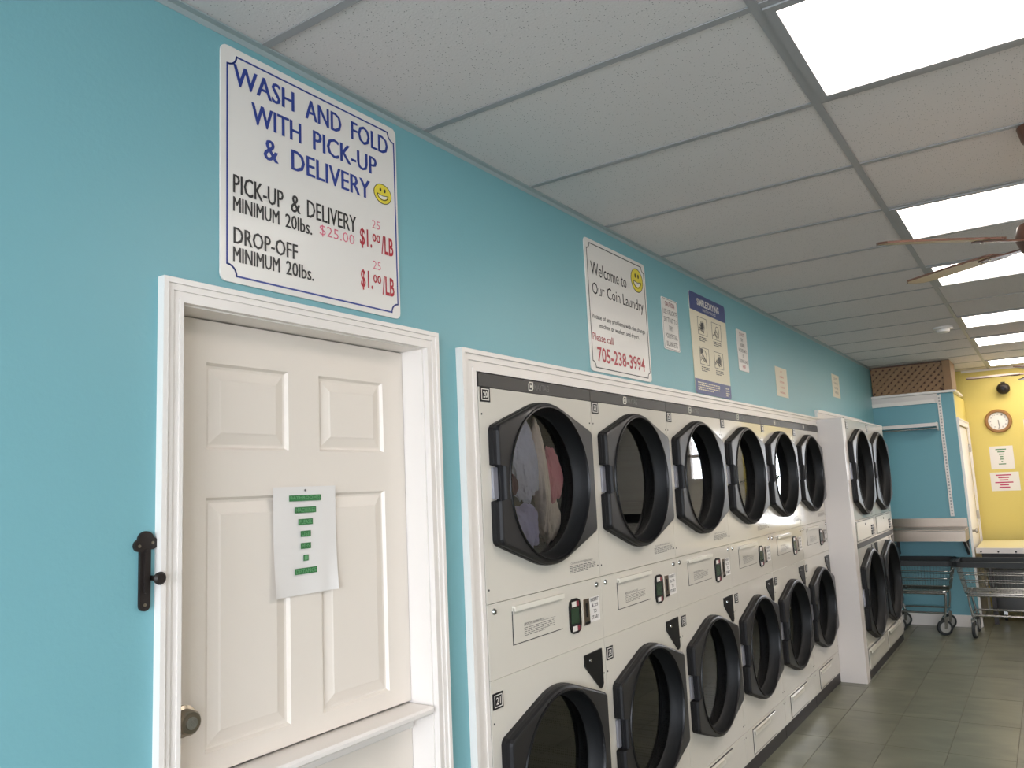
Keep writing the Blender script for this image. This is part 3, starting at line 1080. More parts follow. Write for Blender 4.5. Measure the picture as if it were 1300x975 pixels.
def build_dryer():
    W, g = DW, .0012
    t = thing('stacked_dryer', 'x', 'dryer', (0, 0, 0), 'stacked coin dryers in the teal wall')
    common_body(t, W, DH, .9)
    cy = .367
    obj('upper_panel', holed(bmesh.new(), g, W-g, 1.2185, 1.903, cy, 1.587, .262, -.014, 0), M['enamel'], t, local=True)
    obj('lower_panel', holed(bmesh.new(), g, W-g, .2315, .9850, cy, .615, .262, -.014, 0), M['enamel'], t, local=True)
    b = prism(bmesh.new(), L0, rrect(g, W-g, .988, 1.2145, .002), -.014, 0)
    cp = obj('control_panel', b, M['enamel'], t, local=True)
    b = B(-.004, .0022, g, W-g, 1.2144, 1.2166)
    box(b, -.004, .0022, g, W-g, .9856, .9872)
    obj('seam_lip', b, M['enamel_edge'], t, local=True)
    hs = obj('header_strip', prism(bmesh.new(), L0, [(g, 1.905), (W-g, 1.905), (W-g, DH-.001), (g, DH-.001)], -.014, .0015), M['strip'], t, local=True, label='charcoal header strip with an emblem')
    b = ribbon(bmesh.new(), L0, [(.300, 1.914), (.322, 1.914), (.328, 1.922), (.328, 1.942), (.306, 1.942), (.300, 1.934)], .0035, .0015, .003, True)
    text(b, L0, 'M', .3075, .3205, 1.922, 1.934, .003, .02)
    obj('emblem', b, M['enamel_edge'], hs, local=True)
    letters('brand_lettering', L0, 'MAYTAG', .336, .436, 1.916, 1.940, M['dim_ink'], hs, .0026, .015, local=True)
    # lint drawer row
    obj('base_panel', prism(bmesh.new(), L0, [(g, .0765), (W-g, .0765), (W-g, .2285), (g, .2285)], -.014, 0), M['enamel'], t, local=True)
    dr = obj('lint_drawer', B(.0005, .006, .135, .545, .092, .212, .0015), M['enamel'], t, local=True)
    obj('drawer_gap', B(.0002, .0015, .128, .552, .086, .218), M['kick'], t, local=True)
    b = B(.006, .020, .135, .40, .205, .212)
    box(b, .016, .020, .135, .40, .190, .212)
    obj('drawer_handle', b, M['enamel_edge'], dr, local=True)
    obj('kick_plate', B(-.012, -.004, .002, W-.002, .0, .0755), M['kick'], t, local=True)
    # control panel fittings
    b = prism(bmesh.new(), L0, [(.138, 1.074), (.446, 1.074), (.446, 1.192), (.138, 1.192)], .0, .0025)
    ip = obj('instruction_pocket', b, M['enamel'], cp, local=True)
    b = B(.002, .014, .136, .45, 1.188, 1.194)
    box(b, .011, .014, .136, .45, 1.178, 1.194)
    obj('pocket_lip', b, M['enamel_edge'], cp, local=True)
    obj('pocket_shadow_line', B(.0001, .0012, .134, .448, 1.071, 1.178), M['kick'], cp, local=True)
    b = text_lines(bmesh.new(), L0, .20, .39, 1.090, 1.120, 5, .0032, 9, .35)
    text(b, L0, 'IMPORTANT DRYING HINTS', .20, .32, 1.124, 1.131, .0032, .01)
    ribbon(b, L0, [(.20, 1.1225), (.40, 1.1225)], .001, .0025, .003)
    obj('pocket_print', b, M['grey_ink'], cp, local=True)
    # display
    b = prism(bmesh.new(), L0, [(.497, 1.068), (.503, 1.050), (.52, 1.042), (.553, 1.042), (.573, 1.050), (.578, 1.068), (.578, 1.138), (.573, 1.156), (.553, 1.164), (.52, 1.164), (.503, 1.156), (.497, 1.138)], 0, .006)
    dp = obj('display', b, M['black'], cp, local=True)
    b = prism(bmesh.new(), L0, [(.504, 1.076), (.560, 1.076), (.560, 1.130), (.504, 1.130)], .006, .0066)
    obj('screen', b, M['lcd'], t, local=True)
    for v in (1.136, 1.050):
        obj('button_strip', prism(bmesh.new(), L0, [(.512, v), (.544, v), (.544, v+.018), (.512, v+.018)], .006, .0068), M['sign'], t, local=True)
        obj('red_strip', prism(bmesh.new(), L0, [(.546, v), (.562, v), (.562, v+.018), (.546, v+.018)], .006, .0068), M['red_mark'], t, local=True)
    b = prism(bmesh.new(), L0, [(.606, 1.056), (.648, 1.056), (.648, 1.150), (.606, 1.150)], 0, .003)
    cs = obj('coin_slot', b, M['steel'], t, local=True)
    b = B(.003, .005, .622, .630, 1.085, 1.135)
    box(b, .003, .007, .612, .642, 1.060, 1.068)
    obj('slot', b, M['black'], cs, local=True)
    stk = obj('price_sticker', prism(bmesh.new(), L0, [(.656, 1.060), (.732, 1.060), (.732, 1.150), (.656, 1.150)], 0, .0008), M['paper'], t, local=True)
    b = bmesh.new()
    for i, s in enumerate(('INSERT', '$.25', 'TO', 'START')):
        wd = min(.064, len(s)*.0125)
        text(b, L0, s, .694-wd/2, .694+wd/2, 1.134-.0215*i, 1.147-.0215*i, .0013, .012)
    obj('lettering', b, M['ink'], stk, local=True)
    for u in (.036, .716):
        k_ = obj('lock', lathe(bmesh.new(), L0, u, 1.192, [(.0105, 0), (.0105, .002), (.008, .006)], 18, cap1=True), M['chrome'], t, local=True, smooth=True)
        obj('key_slot', prism(bmesh.new(), L0, [(u-.001, 1.187), (u+.001, 1.187), (u+.001, 1.197), (u-.001, 1.197)], .006, .0064), M['black'], k_, local=True)
    # black catch plate of the lower door
    b = prism(bmesh.new(), L0, [(.588, .912), (.588, .952), (.722, .955), (.724, .826), (.716, .815), (.700, .812)], 0, .005)
    c_ = obj('catch_plate', b, M['black'], t, local=True)
    obj('screw', lathe(bmesh.new(), L0, .628, .928, [(.0075, .005), (.0065, .009)], 16, cap1=True), M['chrome'], c_, local=True)
    # warning print by the upper door, fastener dots
    b = text_lines(bmesh.new(), L0, .52, .72, 1.255, 1.283, 5, .0006, 2, .5)
    text(b, L0, 'CLEAN LINT SCREEN DAILY', .53, .70, 1.286, 1.293, .0006, .01)
    obj('warning_print', b, M['grey_ink'], t, local=True)
    b = bmesh.new()
    for u, v in ((.014, 1.815), (.014, 1.26), (.738, 1.815), (.738, 1.262), (.014, .86), (.738, .86), (.014, .27), (.738, .27), (.014, .205), (.738, .205)):
        lathe(b, L0, u, v, [(.0035, 0), (.003, .0012)], 8, cap1=True)
    obj('fastener', b, M['ink'], t, local=True, kind='stuff')
    build_door(t, cy, 1.587, 1.0)
    build_door(t, cy, .615, 1.0)
    for cv in (1.587, .615):
        fr = Fr((0, cy, cv), (0, 1, 0), (0, 0, 1), (1, 0, 0))
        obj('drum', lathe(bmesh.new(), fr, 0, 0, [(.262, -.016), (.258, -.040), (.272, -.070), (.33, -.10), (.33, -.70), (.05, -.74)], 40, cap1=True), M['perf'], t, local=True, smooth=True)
    return t


dry0 = build_dryer()
where = ['nearest the half door, with laundry turning inside, numbered 20 and 21', 'second from the half door, numbered 22 and 23', 'third from the half door, numbered 24 and 25',
         'fourth from the half door, numbered 26 and 27', 'fifth from the half door, numbered 28 and 29', 'last of the wall row, beside the tall end panel']
dryers = []
for k_ in range(6):
    o = dry0 if k_ == 0 else copy_tree(dry0)
    dryers.append(o)
for k_, o in enumerate(dryers):
    o.location = (DX, DY0+k_*DW, 0)
    WL[o.name] = Vector(o.location)
    o['label'] = 'cream stacked coin dryer '+where[k_]
    badge(o, .034, 1.879, str(20+2*k_))
    badge(o, .036, .925, str(21+2*k_))


def build_big():
    W, HT, g, s = .855, 2.0, .0015, 1.245
    t = thing('large_stacked_dryer', 'x', 'dryer', (0, 0, 0), 'pair of deeper stacked dryers in the white box')
    common_body(t, W, HT, 1.0, -1.0)
    cy, zu, zl = .425, 1.580, .602
    obj('upper_panel', holed(bmesh.new(), g, W-g, 1.200, HT-.001, cy, zu, .326, -.014, 0), M['enamel'], t, local=True)
    obj('lower_panel', holed(bmesh.new(), g, W-g, .236, .982, cy, zl, .326, -.014, 0), M['enamel'], t, local=True)
    cp = obj('control_panel', prism(bmesh.new(), L0, [(g, 1.022), (W-g, 1.022), (W-g, 1.197), (g, 1.197)], -.014, 0), M['enamel'], t, local=True)
    obj('dark_strip', prism(bmesh.new(), L0, [(g, .985), (W-g, .985), (W-g, 1.020), (g, 1.020)], -.014, .002), M['strip'], t, local=True)
    obj('base_panel', prism(bmesh.new(), L0, [(g, .0665), (W-g, .0665), (W-g, .233), (g, .233)], -.014, 0), M['enamel'], t, local=True)
    obj('drawer_gap', B(.0002, .0012, .02, W-.01, .075, .226), M['kick'], t, local=True)
    dr = obj('lint_drawer', B(.0005, .006, .030, W-.015, .080, .222, .0015), M['enamel'], t, local=True)
    b = B(.006, .024, .05, .62, .214, .221)
    box(b, .020, .024, .05, .62, .196, .221)
    obj('drawer_handle', b, M['enamel_edge'], dr, local=True)
    obj('kick_plate', B(-.012, -.004, .002, W-.002, .0, .0655), M['kick'], t, local=True)
    obj('control_cover_gap', B(.0002, .0012, .028, .86*W, 1.034, 1.186), M['kick'], cp, local=True)
    obj('control_cover', B(.0008, .008, .036, .84*W, 1.040, 1.182, .002), M['enamel_edge'], cp, local=True)
    obj('cover_screw', lathe(bmesh.new(), L0, .36, 1.155, [(.009, .008), (.007, .011)], 12, cap1=True), M['ink'], cp, local=True)
    b = bmesh.new()
    for i in range(4):
        box(b, .008, .014, .60, .70, 1.052+.022*i, 1.066+.022*i)
    obj('coin_slide', b, M['black'], cp, local=True)
    obj('upright_decal', prism(bmesh.new(), L0, [(.70, 1.21), (.76, 1.21), (.76, 1.30), (.70, 1.30)], 0, .001), M['grey_ink'], t, local=True)
    obj('catch_plate', prism(bmesh.new(), L0, [(.70, .975), (.83, .975), (.83, .84), (.80, .84)], 0, .005), M['black'], t, local=True)
    build_door(t, cy, zu, s)
    build_door(t, cy, zl, s)
    for cv in (zu, zl):
        fr = Fr((0, cy, cv), (0, 1, 0), (0, 0, 1), (1, 0, 0))
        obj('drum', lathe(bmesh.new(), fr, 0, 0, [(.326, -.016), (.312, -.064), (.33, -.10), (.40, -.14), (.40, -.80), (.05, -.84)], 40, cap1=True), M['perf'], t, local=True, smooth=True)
    return t


big0 = build_big()
bigs = [big0, copy_tree(big0)]
for k_, o in enumerate(bigs):
    o.location = (BX-.001, 6.688+k_*.857, 0)
    WL[o.name] = Vector(o.location)
    o['label'] = 'deeper stacked dryer in the white box, '+('next to the tall white end panel' if k_ == 0 else 'farther one, next to the blue wall')
    badge(o, .045, 1.955, str(32+2*k_), 1.2)
    badge(o, .60, .945, str(33+2*k_), 1.2)
# top board over the pair
struct('trim_5', B(0, BX-.001, 6.686, 8.402, 2.0015, 2.011), M['white_panel'], label='white top board of the dryer box')

# laundry in the first dryer
M['c_grey'] = mat('blue_grey_cotton', (208, 211, 232), .9, noise_amt=.15, nscale=16, bump=.8, bscale=26, bdist=.012)
M['c_cream'] = mat('cream_cotton', (255, 238, 228), .9, noise_amt=.06, nscale=14, bump=.8, bscale=24, bdist=.012)
M['c_pink'] = mat('pink_towelling', (250, 160, 176), .95, noise_amt=.25, nscale=12, bump=.8, bscale=30, bdist=.010)
M['c_lilac'] = mat('lilac_cotton', (200, 196, 236), .9, noise_amt=.2, nscale=14, bump=.8, bscale=28, bdist=.012)
M['c_maroon'] = mat('maroon_cotton', (92, 44, 56), .9, noise_amt=.2, nscale=10, bump=.5, bscale=60)


def cloth(name, label, m, cx_, cy_, cz_, rx, ry, rz, rot, seed, amp=.2):
    bm = bmesh.new()
    bmesh.ops.create_icosphere(bm, subdivisions=5, radius=1)
    R_ = Matrix.Rotation(rot, 3, 'X')
    for v in bm.verts:
        p = v.co.copy()
        q = p*1.1+Vector((seed*7.1, seed*3.3, 0))
        d = noise.fractal(Vector((q.x, q.y*2.6, q.z*.8)), .9, 2.0, 5)
        rdg = abs(math.sin(3.2*p.y+2.4*noise.noise(q*1.4)))
        v.co = p*(1+amp*d-amp*.55*(1-rdg)**2)
        v.co = R_ @ Vector((v.co.x*rx, v.co.y*ry, v.co.z*rz))
    t = thing(name, label, 'laundry', (cx_, cy_, cz_), 'laundry turning in the first dryer')
    # folds drawn as real creases: the body is one mesh
    o = obj('cloth_body', bm, m, t, local=True, smooth=True)
    return t


lx = DX-.060
cloth('bedsheet', 'blue grey sheet filling the left of the first dryer window', M['c_grey'], lx, 2.37, 1.67, .032, .095, .150, .25, 1)
cloth('pillowcase', 'cream cloth ridge down the middle of the first dryer window', M['c_cream'], lx+.006, 2.480, 1.60, .033, .028, .222, .12, 2, .14)
cloth('towel', 'pink red towel at the right of the first dryer window', M['c_pink'], lx, 2.565, 1.615, .032, .062, .105, .1, 3)
cloth('shirt', 'lilac shirt low at the left of the first dryer window', M['c_lilac'], lx+.002, 2.37, 1.435, .032, .080, .085, .3, 4)
cloth('sock', 'small maroon garment at the left edge of the first dryer window', M['c_maroon'], lx+.008, 2.290, 1.585, .018, .028, .040, .2, 5)
cloth('cotton_shirt', 'pale cream shirt at the bottom right of the first dryer window', M['c_cream'], lx-.014, 2.562, 1.458, .030, .066, .085, -.3, 6)

# ------------------------------------------------------------------ alcove at the far end
FB = on_back(YP)
ls = thing('lattice_screen', 'brown wooden lattice box on top of the blue closet, up to the ceiling', 'lattice', (.38, 9.27, 2.37))
b = bmesh.new()
z0, z1 = 2.376, 2.672
x0, x1 = .012, .700
FL = on_back(9.30)


def clip_strip(bm, c, sgn, wd, n0, n1):
    """diagonal slat through the rectangle"""
    ts = []
    for k2 in (-1, 1):
        o_ = c+k2*wd/2*math.sqrt(2)
        ts.append(o_)
    poly = []

    def edge(o_):
        # v = z0 + sgn*(u - o_) clipped
        if sgn > 0:
            ua, ub = o_, o_+(z1-z0)
            a = (max(ua, x0), z0+(max(ua, x0)-o_))
            b_ = (min(ub, x1), z0+(min(ub, x1)-o_))
        else:
            ua, ub = o_-(z1-z0), o_
            a = (max(ua, x0), z0-(max(ua, x0)-o_))
            b_ = (min(ub, x1), z0-(min(ub, x1)-o_))
        return a, b_ if b_[0] > a[0] else None
    e0, e1 = edge(ts[0]), edge(ts[1])
    if e0[1] is None or e1[1] is None or e0[0][0] >= x1 or e1[0][0] >= x1 or e0[1][0]-e0[0][0] < .02 or e1[1][0]-e1[0][0] < .02:
        return
    prism(bm, FL, [e0[0], e0[1], e1[1], e1[0]], n0, n1)


nsl = 0
c = -.33
while c < .72:
    bb = bmesh.new()
    clip_strip(bb, c+.02, 1, .032, .010, .019)
    if len(bb.verts):
        obj('slat', bb, M['lattice'], ls)
    else:
        bb.free()
    c += .070
c = 0.0
while c < 1.08:
    bb = bmesh.new()
    clip_strip(bb, c+.02, -1, .032, -.008, .001)
    if len(bb.verts):
        obj('slat', bb, M['lattice'], ls)
    else:
        bb.free()
    c += .070
b = B(.70, .772, 9.262, 9.30, 2.373, 2.684)
box(b, .752, .772, 9.30, 9.75, 2.373, 2.684)
obj('end_board', b, M['lattice'], ls)
obj('top_rail', B(.002, .70, 9.282, 9.30, 2.672, 2.685), M['lattice_dark'], ls)
obj('inner_board', B(.004, .75, 9.315, 9.325, 2.376, 2.67), M['lattice_dark'], ls)

cp_ = thing('closet_cap_shelf', 'white cap board on the blue closet wall under the lattice', 'shelf', (.38, YP, 2.345))
b = B(.0, .80, 9.222, 9.332, 2.347, 2.371)
box(b, .69, .80, 9.332, 10.0, 2.347, 2.371)
obj('cap_board', b, M['trim'], cp_)
obj('cleat', B(.0, .625, 9.236, 9.25, 2.250, 2.345), M['white_panel'], cp_)
obj('cleat_moulding', B(.0, .600, 9.228, 9.2358, 2.250, 2.288), M['trim'], cp_)

st = thing('shelf_track', 'white slotted shelf track fixed upright on the blue wall', 'shelf track', (.65, YP, 1.1))
ztop, zbot, ux = 2.335, 1.09, .640
b = bmesh.new()
prism(b, FB, [(ux-.017, zbot), (ux-.008, zbot), (ux-.008, ztop), (ux-.017, ztop)], 0, .014)
prism(b, FB, [(ux+.008, zbot), (ux+.017, zbot), (ux+.017, ztop), (ux+.008, ztop)], 0, .014)
z = zbot
while z < ztop-.02:
    prism(b, FB, [(ux-.008, z), (ux+.008, z), (ux+.008, z+.016), (ux-.008, z+.016)], .010, .013)
    z += .032
obj('track', b, M['trim'], st)
obj('track_back', prism(bmesh.new(), FB, [(ux-.008, zbot), (ux+.008, zbot), (ux+.008, ztop), (ux-.008, ztop)], .0005, .003), M['track_shade'], st)

hs_ = thing('hanging_shelf', 'slim pale metal shelf rail across the blue wall', 'shelf', (.33, YP, 2.0))
b = B(.002, .60, 9.10, 9.238, 2.028, 2.040)
box(b, .002, .60, 9.10, 9.112, 2.005, 2.028)
obj('shelf_board', b, M['white_panel'], hs_)
obj('rail', path_tube(bmesh.new(), [(.004, 9.16, 1.985), (.60, 9.16, 1.985)], .010, 10), M['chrome'], hs_, smooth=True)
b = prism(bmesh.new(), Fr((.60, 0, 0), (0, 1, 0), (0, 0, 1), (1, 0, 0)), [(9.236, 1.96), (9.236, 2.045), (9.10, 2.045), (9.10, 2.01), (9.15, 1.972)], .0, .008)
obj('bracket', b, M['trim'], hs_)

# stainless counter
sc = thing('steel_counter', 'stainless steel counter with a short backsplash against the blue wall', 'counter', (.38, 9.0, .85))
obj('worktop', B(.002, .772, 8.80, 9.236, .970, .985, .003), M['steel'], sc)
obj('front_apron', B(.002, .772, 8.80, 8.803, .872, .969), M['steel'], sc)
obj('side_apron', B(.769, .772, 8.804, 9.20, .872, .969), M['steel'], sc)
obj('backsplash', B(.002, .764, 9.237, 9.249, .972, 1.072), M['steel'], sc)
fr = Fr((.735, 0, 0), (0, 1, 0), (0, 0, 1), (1, 0, 0))
b = prism(bmesh.new(), fr, [(8.86, .868), (8.90, .868), (9.235, .76), (9.235, .71)], 0, .025)
box(b, .735, .76, 9.21, 9.247, .71, .868)
obj('bracket', b, M['kick'], sc)
fr = Fr((.10, 0, 0), (0, 1, 0), (0, 0, 1), (1, 0, 0))
b = prism(bmesh.new(), fr, [(8.86, .868), (8.90, .868), (9.235, .76), (9.235, .71)], 0, .025)
box(b, .10, .125, 9.21, 9.247, .71, .868)
obj('bracket', b, M['kick'], sc)

# narrow white door in the closet side
FRT = Fr((.77, 0, 0), (0, 1, 0), (0, 0, 1), (1, 0, 0))
cdr = thing('door_3', 'narrow white door in the yellow side wall of the closet', None, (.77, 9.9, 0), kind='structure')
b = bmesh.new()
for a, c_, n in ((.0, .05, .016), (.05, .065, .022)):
    prism(b, FRT, [(9.36-c_, 0), (9.36-a, 0), (9.36-a, 2.02+a), (9.36-c_, 2.02+c_)], 0, n)
    prism(b, FRT, [(10.47+a, 0), (10.47+c_, 0), (10.47+c_, 2.02+c_), (10.47+a, 2.02+a)], 0, n)
    prism(b, FRT, [(9.36-a, 2.02+a), (10.47+a, 2.02+a), (10.47+c_, 2.02+c_), (9.36-c_, 2.02+c_)], 0, n)
obj('casing', b, M['trim'], cdr)
obj('leaf', B(.732, .766, 9.364, 10.466, .01, 2.012), M['door'], cdr)
for zc in (1.79, 1.04, .30):
    obj('hinge', B(.767, .790, 10.445, 10.475, zc-.045, zc+.045), M['brass'], cdr)
obj('knob', lathe(bmesh.new(), FRT, 9.44, .93, [(.026, -.003), (.026, .004), (.010, .010), (.010, .035), (.026, .045), (.024, .062)], 20, cap1=True), M['brass'], cdr, smooth=True)

# ------------------------------------------------------------------ yellow wall items
FY = on_back(YB)
ck = thing('wall_clock', 'round oak rimmed wall clock on the yellow wall', 'clock', (1.082, YB, 2.085))
cu, cv, R = 1.082, 2.080, .135
obj('rim', lathe(bmesh.new(), FY, cu, cv, [(R, .0), (R, .018), (R-.012, .030), (R-.030, .030), (R-.036, .020)], 48), M['oak'], ck, smooth=True)
fc = obj('face', disc(bmesh.new(), FY, cu, cv, R-.033, .004, .012, 48), M['sign'], ck)
b = bmesh.new()
for i in range(12):
    a = PI/2-i*PI/6
    tx = '12' if i == 0 else str(i)
    text(b, FY, tx, cu+.078*math.cos(a)-.008, cu+.078*math.cos(a)+.008, cv+.078*math.sin(a)-.008, cv+.078*math.sin(a)+.008, .0128, .01)
for i in range(60):
    a = i*PI/30
    ribbon(b, FY, [(cu+.093*math.cos(a), cv+.093*math.sin(a)), (cu+.098*math.cos(a), cv+.098*math.sin(a))], .0015, .012, .0126)
obj('numerals', b, M['grey_ink'], fc)
obj('hand', ribbon(bmesh.new(), FY, [(cu, cv+.01), (cu+.006, cv-.075)], .006, .013, .0145), M['grey_ink'], ck)
obj('hand', ribbon(bmesh.new(), FY, [(cu, cv+.01), (cu+.004, cv-.050)], .008, .015, .016), M['grey_ink'], ck)

n1 = thing('green_word_notice', 'white paper with narrowing green words, upper one below the clock', 'notice', (1.08, YB, 1.53))
obj('sheet', B(.958, 1.188, YB-.0015, YB-.0005, 1.535, 1.795), M['paper'], n1)
b = bmesh.new()
for i, wd in enumerate((.104, .072, .048, .032, .032, .016, .072)):
    v = 1.752-.0275*i
    prism(b, FY, [(1.07-wd/2, v), (1.07+wd/2, v), (1.07+wd/2, v+.011), (1.07-wd/2, v+.011)], .0015, .002)
obj('green_word_block', b, M['green_tape'], n1)
n2 = thing('red_word_notice', 'white paper with six magenta words, lower one below the clock', 'notice', (1.07, YB, 1.28))
obj('sheet', B(.936, 1.215, YB-.0015, YB-.0005, 1.292, 1.500), M['paper'], n2)
b = bmesh.new()
for i, wd in enumerate((.150, .105, .085, .175, .085, .105)):
    v = 1.462-.0275*i
    prism(b, FY, [(1.065-wd/2, v), (1.065+wd/2, v), (1.065+wd/2, v+.013), (1.065-wd/2, v+.013)], .0015, .002)
obj('magenta_word_block', b, M['magenta'], n2)

dm = thing('dome_camera', 'small black ball camera on the yellow wall above the clock', 'camera', (1.172, YB, 2.44))
cu, cv = 1.172, 2.440
prof = [(.066*math.sin(a), .06-.055*math.cos(a)) for a in [PI*i/12 for i in range(1, 12)]]
obj('ball', lathe(bmesh.new(), FY, cu, cv, [(.02, 0)]+prof, 28, cap1=True), M['iron'], dm, smooth=True)
obj('lens', lathe(bmesh.new(), FY, cu, cv-.002, [(.024, .112), (.020, .118)], 18, cap1=True), M['black'], dm, smooth=True)
obj('mount', B(cu-.02, cu+.02, YB-.03, YB, cv+.055, cv+.078), M['iron'], dm)

sd = thing('smoke_detector', 'small white round smoke detector on a ceiling tile', 'smoke detector', (.928, 7.12, H))
FZ = Fr((0, 0, H+.004), (1, 0, 0), (0, -1, 0), (0, 0, -1))
obj('base', lathe(bmesh.new(), FZ, .928, -7.12, [(.070, 0), (.070, .014), (.062, .020)], 32, cap1=True), M['trim'], sd, smooth=True)
obj('cap', lathe(bmesh.new(), FZ, .928, -7.12, [(.048, .020), (.045, .038), (.030, .046)], 28, cap1=True), M['sign'], sd, smooth=True)

# bank of washers along the far wall, out of frame to the right but mirrored in the dryer windows
b = B(1.90, HD0, YB-.012, YB-.001, 0, H-.03)
box(b, HD0, HD1, YB-.012, YB-.001, 0, HZ0)
box(b, HD0, HD1, YB-.012, YB-.001, HZ1, H-.03)
box(b, HD1, XR, YB-.012, YB-.001, 0, H-.03)
struct('wall_back_panel', b, M['white_wall'], label='pale panelling beyond the yellow part of the far wall')


def washer(x, label):
    t = thing('front_load_washer', label, 'washer', (x, 10.2, 0), 'front load washers along the far wall')
    f = on_back(9.86)
    obj('cabinet', B(x-.36, x+.36, 9.86, 10.55, .0, 1.32, .008), M['enamel'], t)
    obj('control_strip', prism(bmesh.new(), f, [(x-.35, 1.04), (x+.35, 1.04), (x+.35, 1.16), (x-.35, 1.16)], .001, .012), M['black'], t)
    obj('soap_drawer', prism(bmesh.new(), f, [(x-.30, 1.06), (x-.10, 1.06), (x-.10, 1.14), (x-.30, 1.14)], .012, .018), M['enamel_edge'], t)
    d = obj('door', lathe(bmesh.new(), f, x, .62, [(.26, .001), (.26, .03), (.235, .045), (.19, .045), (.18, .03), (.05, .0)], 36, cap1=True), M['chrome'], t, smooth=True)
    obj('door_glass', lathe(bmesh.new(), f, x, .62, [(.185, .036), (.12, .05), (.02, .056)], 36, cap1=True), M['black'], d, smooth=True)
    obj('handle', prism(bmesh.new(), f, rrect(x+.215, x+.25, .55, .69, .012), .045, .065), M['black'], d)


washer(3.12, 'cream front load washer against the far wall, next to the table')
washer(3.88, 'cream front load washer against the far wall, in the corner')

# folding table at the yellow wall
tb = thing('folding_table', 'cream topped table against the yellow wall, behind the carts', 'table', (1.7, 10.0, 0))
obj('table_top', B(.80, 2.60, 9.42, 10.44, .742, .758), M['table'], tb)
obj('edge_band', B(.795, 2.605, 9.408, 9.42, .705, .760, .002), M['white_panel'], tb)
for i in range(12):
    x = .84+i*.15
    obj('edge_rivet', lathe(bmesh.new(), on_back(9.408), x, .722, [(.009, 0), (.007, .004)], 10, cap1=True), M['kick'], tb)
obj('under_rail', B(.84, 2.56, 9.46, 9.49, .64, .741), M['kick'], tb)
for x, y in ((.90, 9.50), (2.50, 9.50), (.90, 10.36), (2.50, 10.36)):
    obj('leg', B(x-.02, x+.02, y-.02, y+.02, 0, .741), M['kick'], tb)

M['leaf'] = mat('dark_green_leaf', (46, 84, 48), .45, noise_amt=.15, nscale=20)
M['pot'] = mat('terracotta', (150, 92, 66), .7)
pp = thing('potted_palm', 'small potted palm standing on the cream table before the window', 'plant', (1.52, 10.2, .758))
FP = Fr((1.52, 10.2, .758), (1, 0, 0), (0, 1, 0), (0, 0, 1))
pt = obj('pot', lathe(bmesh.new(), FP, 0, 0, [(.055, .002), (.08, .12), (.088, .12), (.088, .145), (.075, .145), (.072, .12)], 24, cap0=True, cap1=True), M['pot'], pp, smooth=True)
rp = random.Random(11)
for k in range(13):
    a, ln, hh = 2*PI*k/13+rp.uniform(-.2, .2), rp.uniform(.20, .32), rp.uniform(.35, .75)
    b = bmesh.new()
    L_, R_2 = [], []
    for i in range(9):
        t = i/8
        c_ = Vector((math.cos(a)*ln*t, math.sin(a)*ln*t, .12+hh*math.sin(t*2.0)*.95))
        wv = Vector((-math.sin(a), math.cos(a), 0))*(.004+.030*math.sin(PI*min(1, t*1.02))**.8)
        L_.append(b.verts.new(FP.O+c_-wv+Vector((0, 0, .010))))
        R_2.append((b.verts.new(FP.O+c_), b.verts.new(FP.O+c_+wv+Vector((0, 0, .010)))))
    for i in range(8):
        b.faces.new((L_[i], R_2[i][0], R_2[i+1][0], L_[i+1]))
        b.faces.new((R_2[i][0], R_2[i][1], R_2[i+1][1], R_2[i+1][0]))
    obj('leaf', b, M['leaf'], pp)

bn = thing('rolling_tub', 'dark grey rolling tub on casters in the shadow under the table', 'tub', (1.08, 9.85, 0))
b = lathe(bmesh.new(), Fr((0, 0, 0), (1, 0, 0), (0, 1, 0), (0, 0, 1)), 1.08, 9.86, [(.20, .10), (.21, .13), (.25, .50), (.262, .505), (.262, .52), (.245, .52), (.205, .14)], 32, cap0=True, cap1=True)
obj('tub', b, M['grey_bin'], bn, smooth=True)
for a in (0.8, 2.4, 3.9, 5.5):
    x, y = 1.08+.15*math.cos(a), 9.86+.15*math.sin(a)
    fr = Fr((x, 0, 0), (0, 1, 0), (0, 0, 1), (1, 0, 0))
    k2 = obj('caster', lathe(bmesh.new(), fr, y, .030, [(.030, -.012), (.030, .012)], 16, cap0=True, cap1=True), M['rubber'], bn)
    obj('fork', B(x-.017, x+.017, y-.01, y+.01, .055, .10), M['chrome'], k2)
bx = thing('storage_box', 'dark purple fabric box standing beside the rolling tub', 'box', (1.62, 9.85, 0))
obj('body', B(1.40, 1.85, 9.65, 10.05, 0, .44, .01), M['purple'], bx)
obj('lid', B(1.39, 1.86, 9.64, 10.06, .44, .47, .006), M['rubber'], bx)


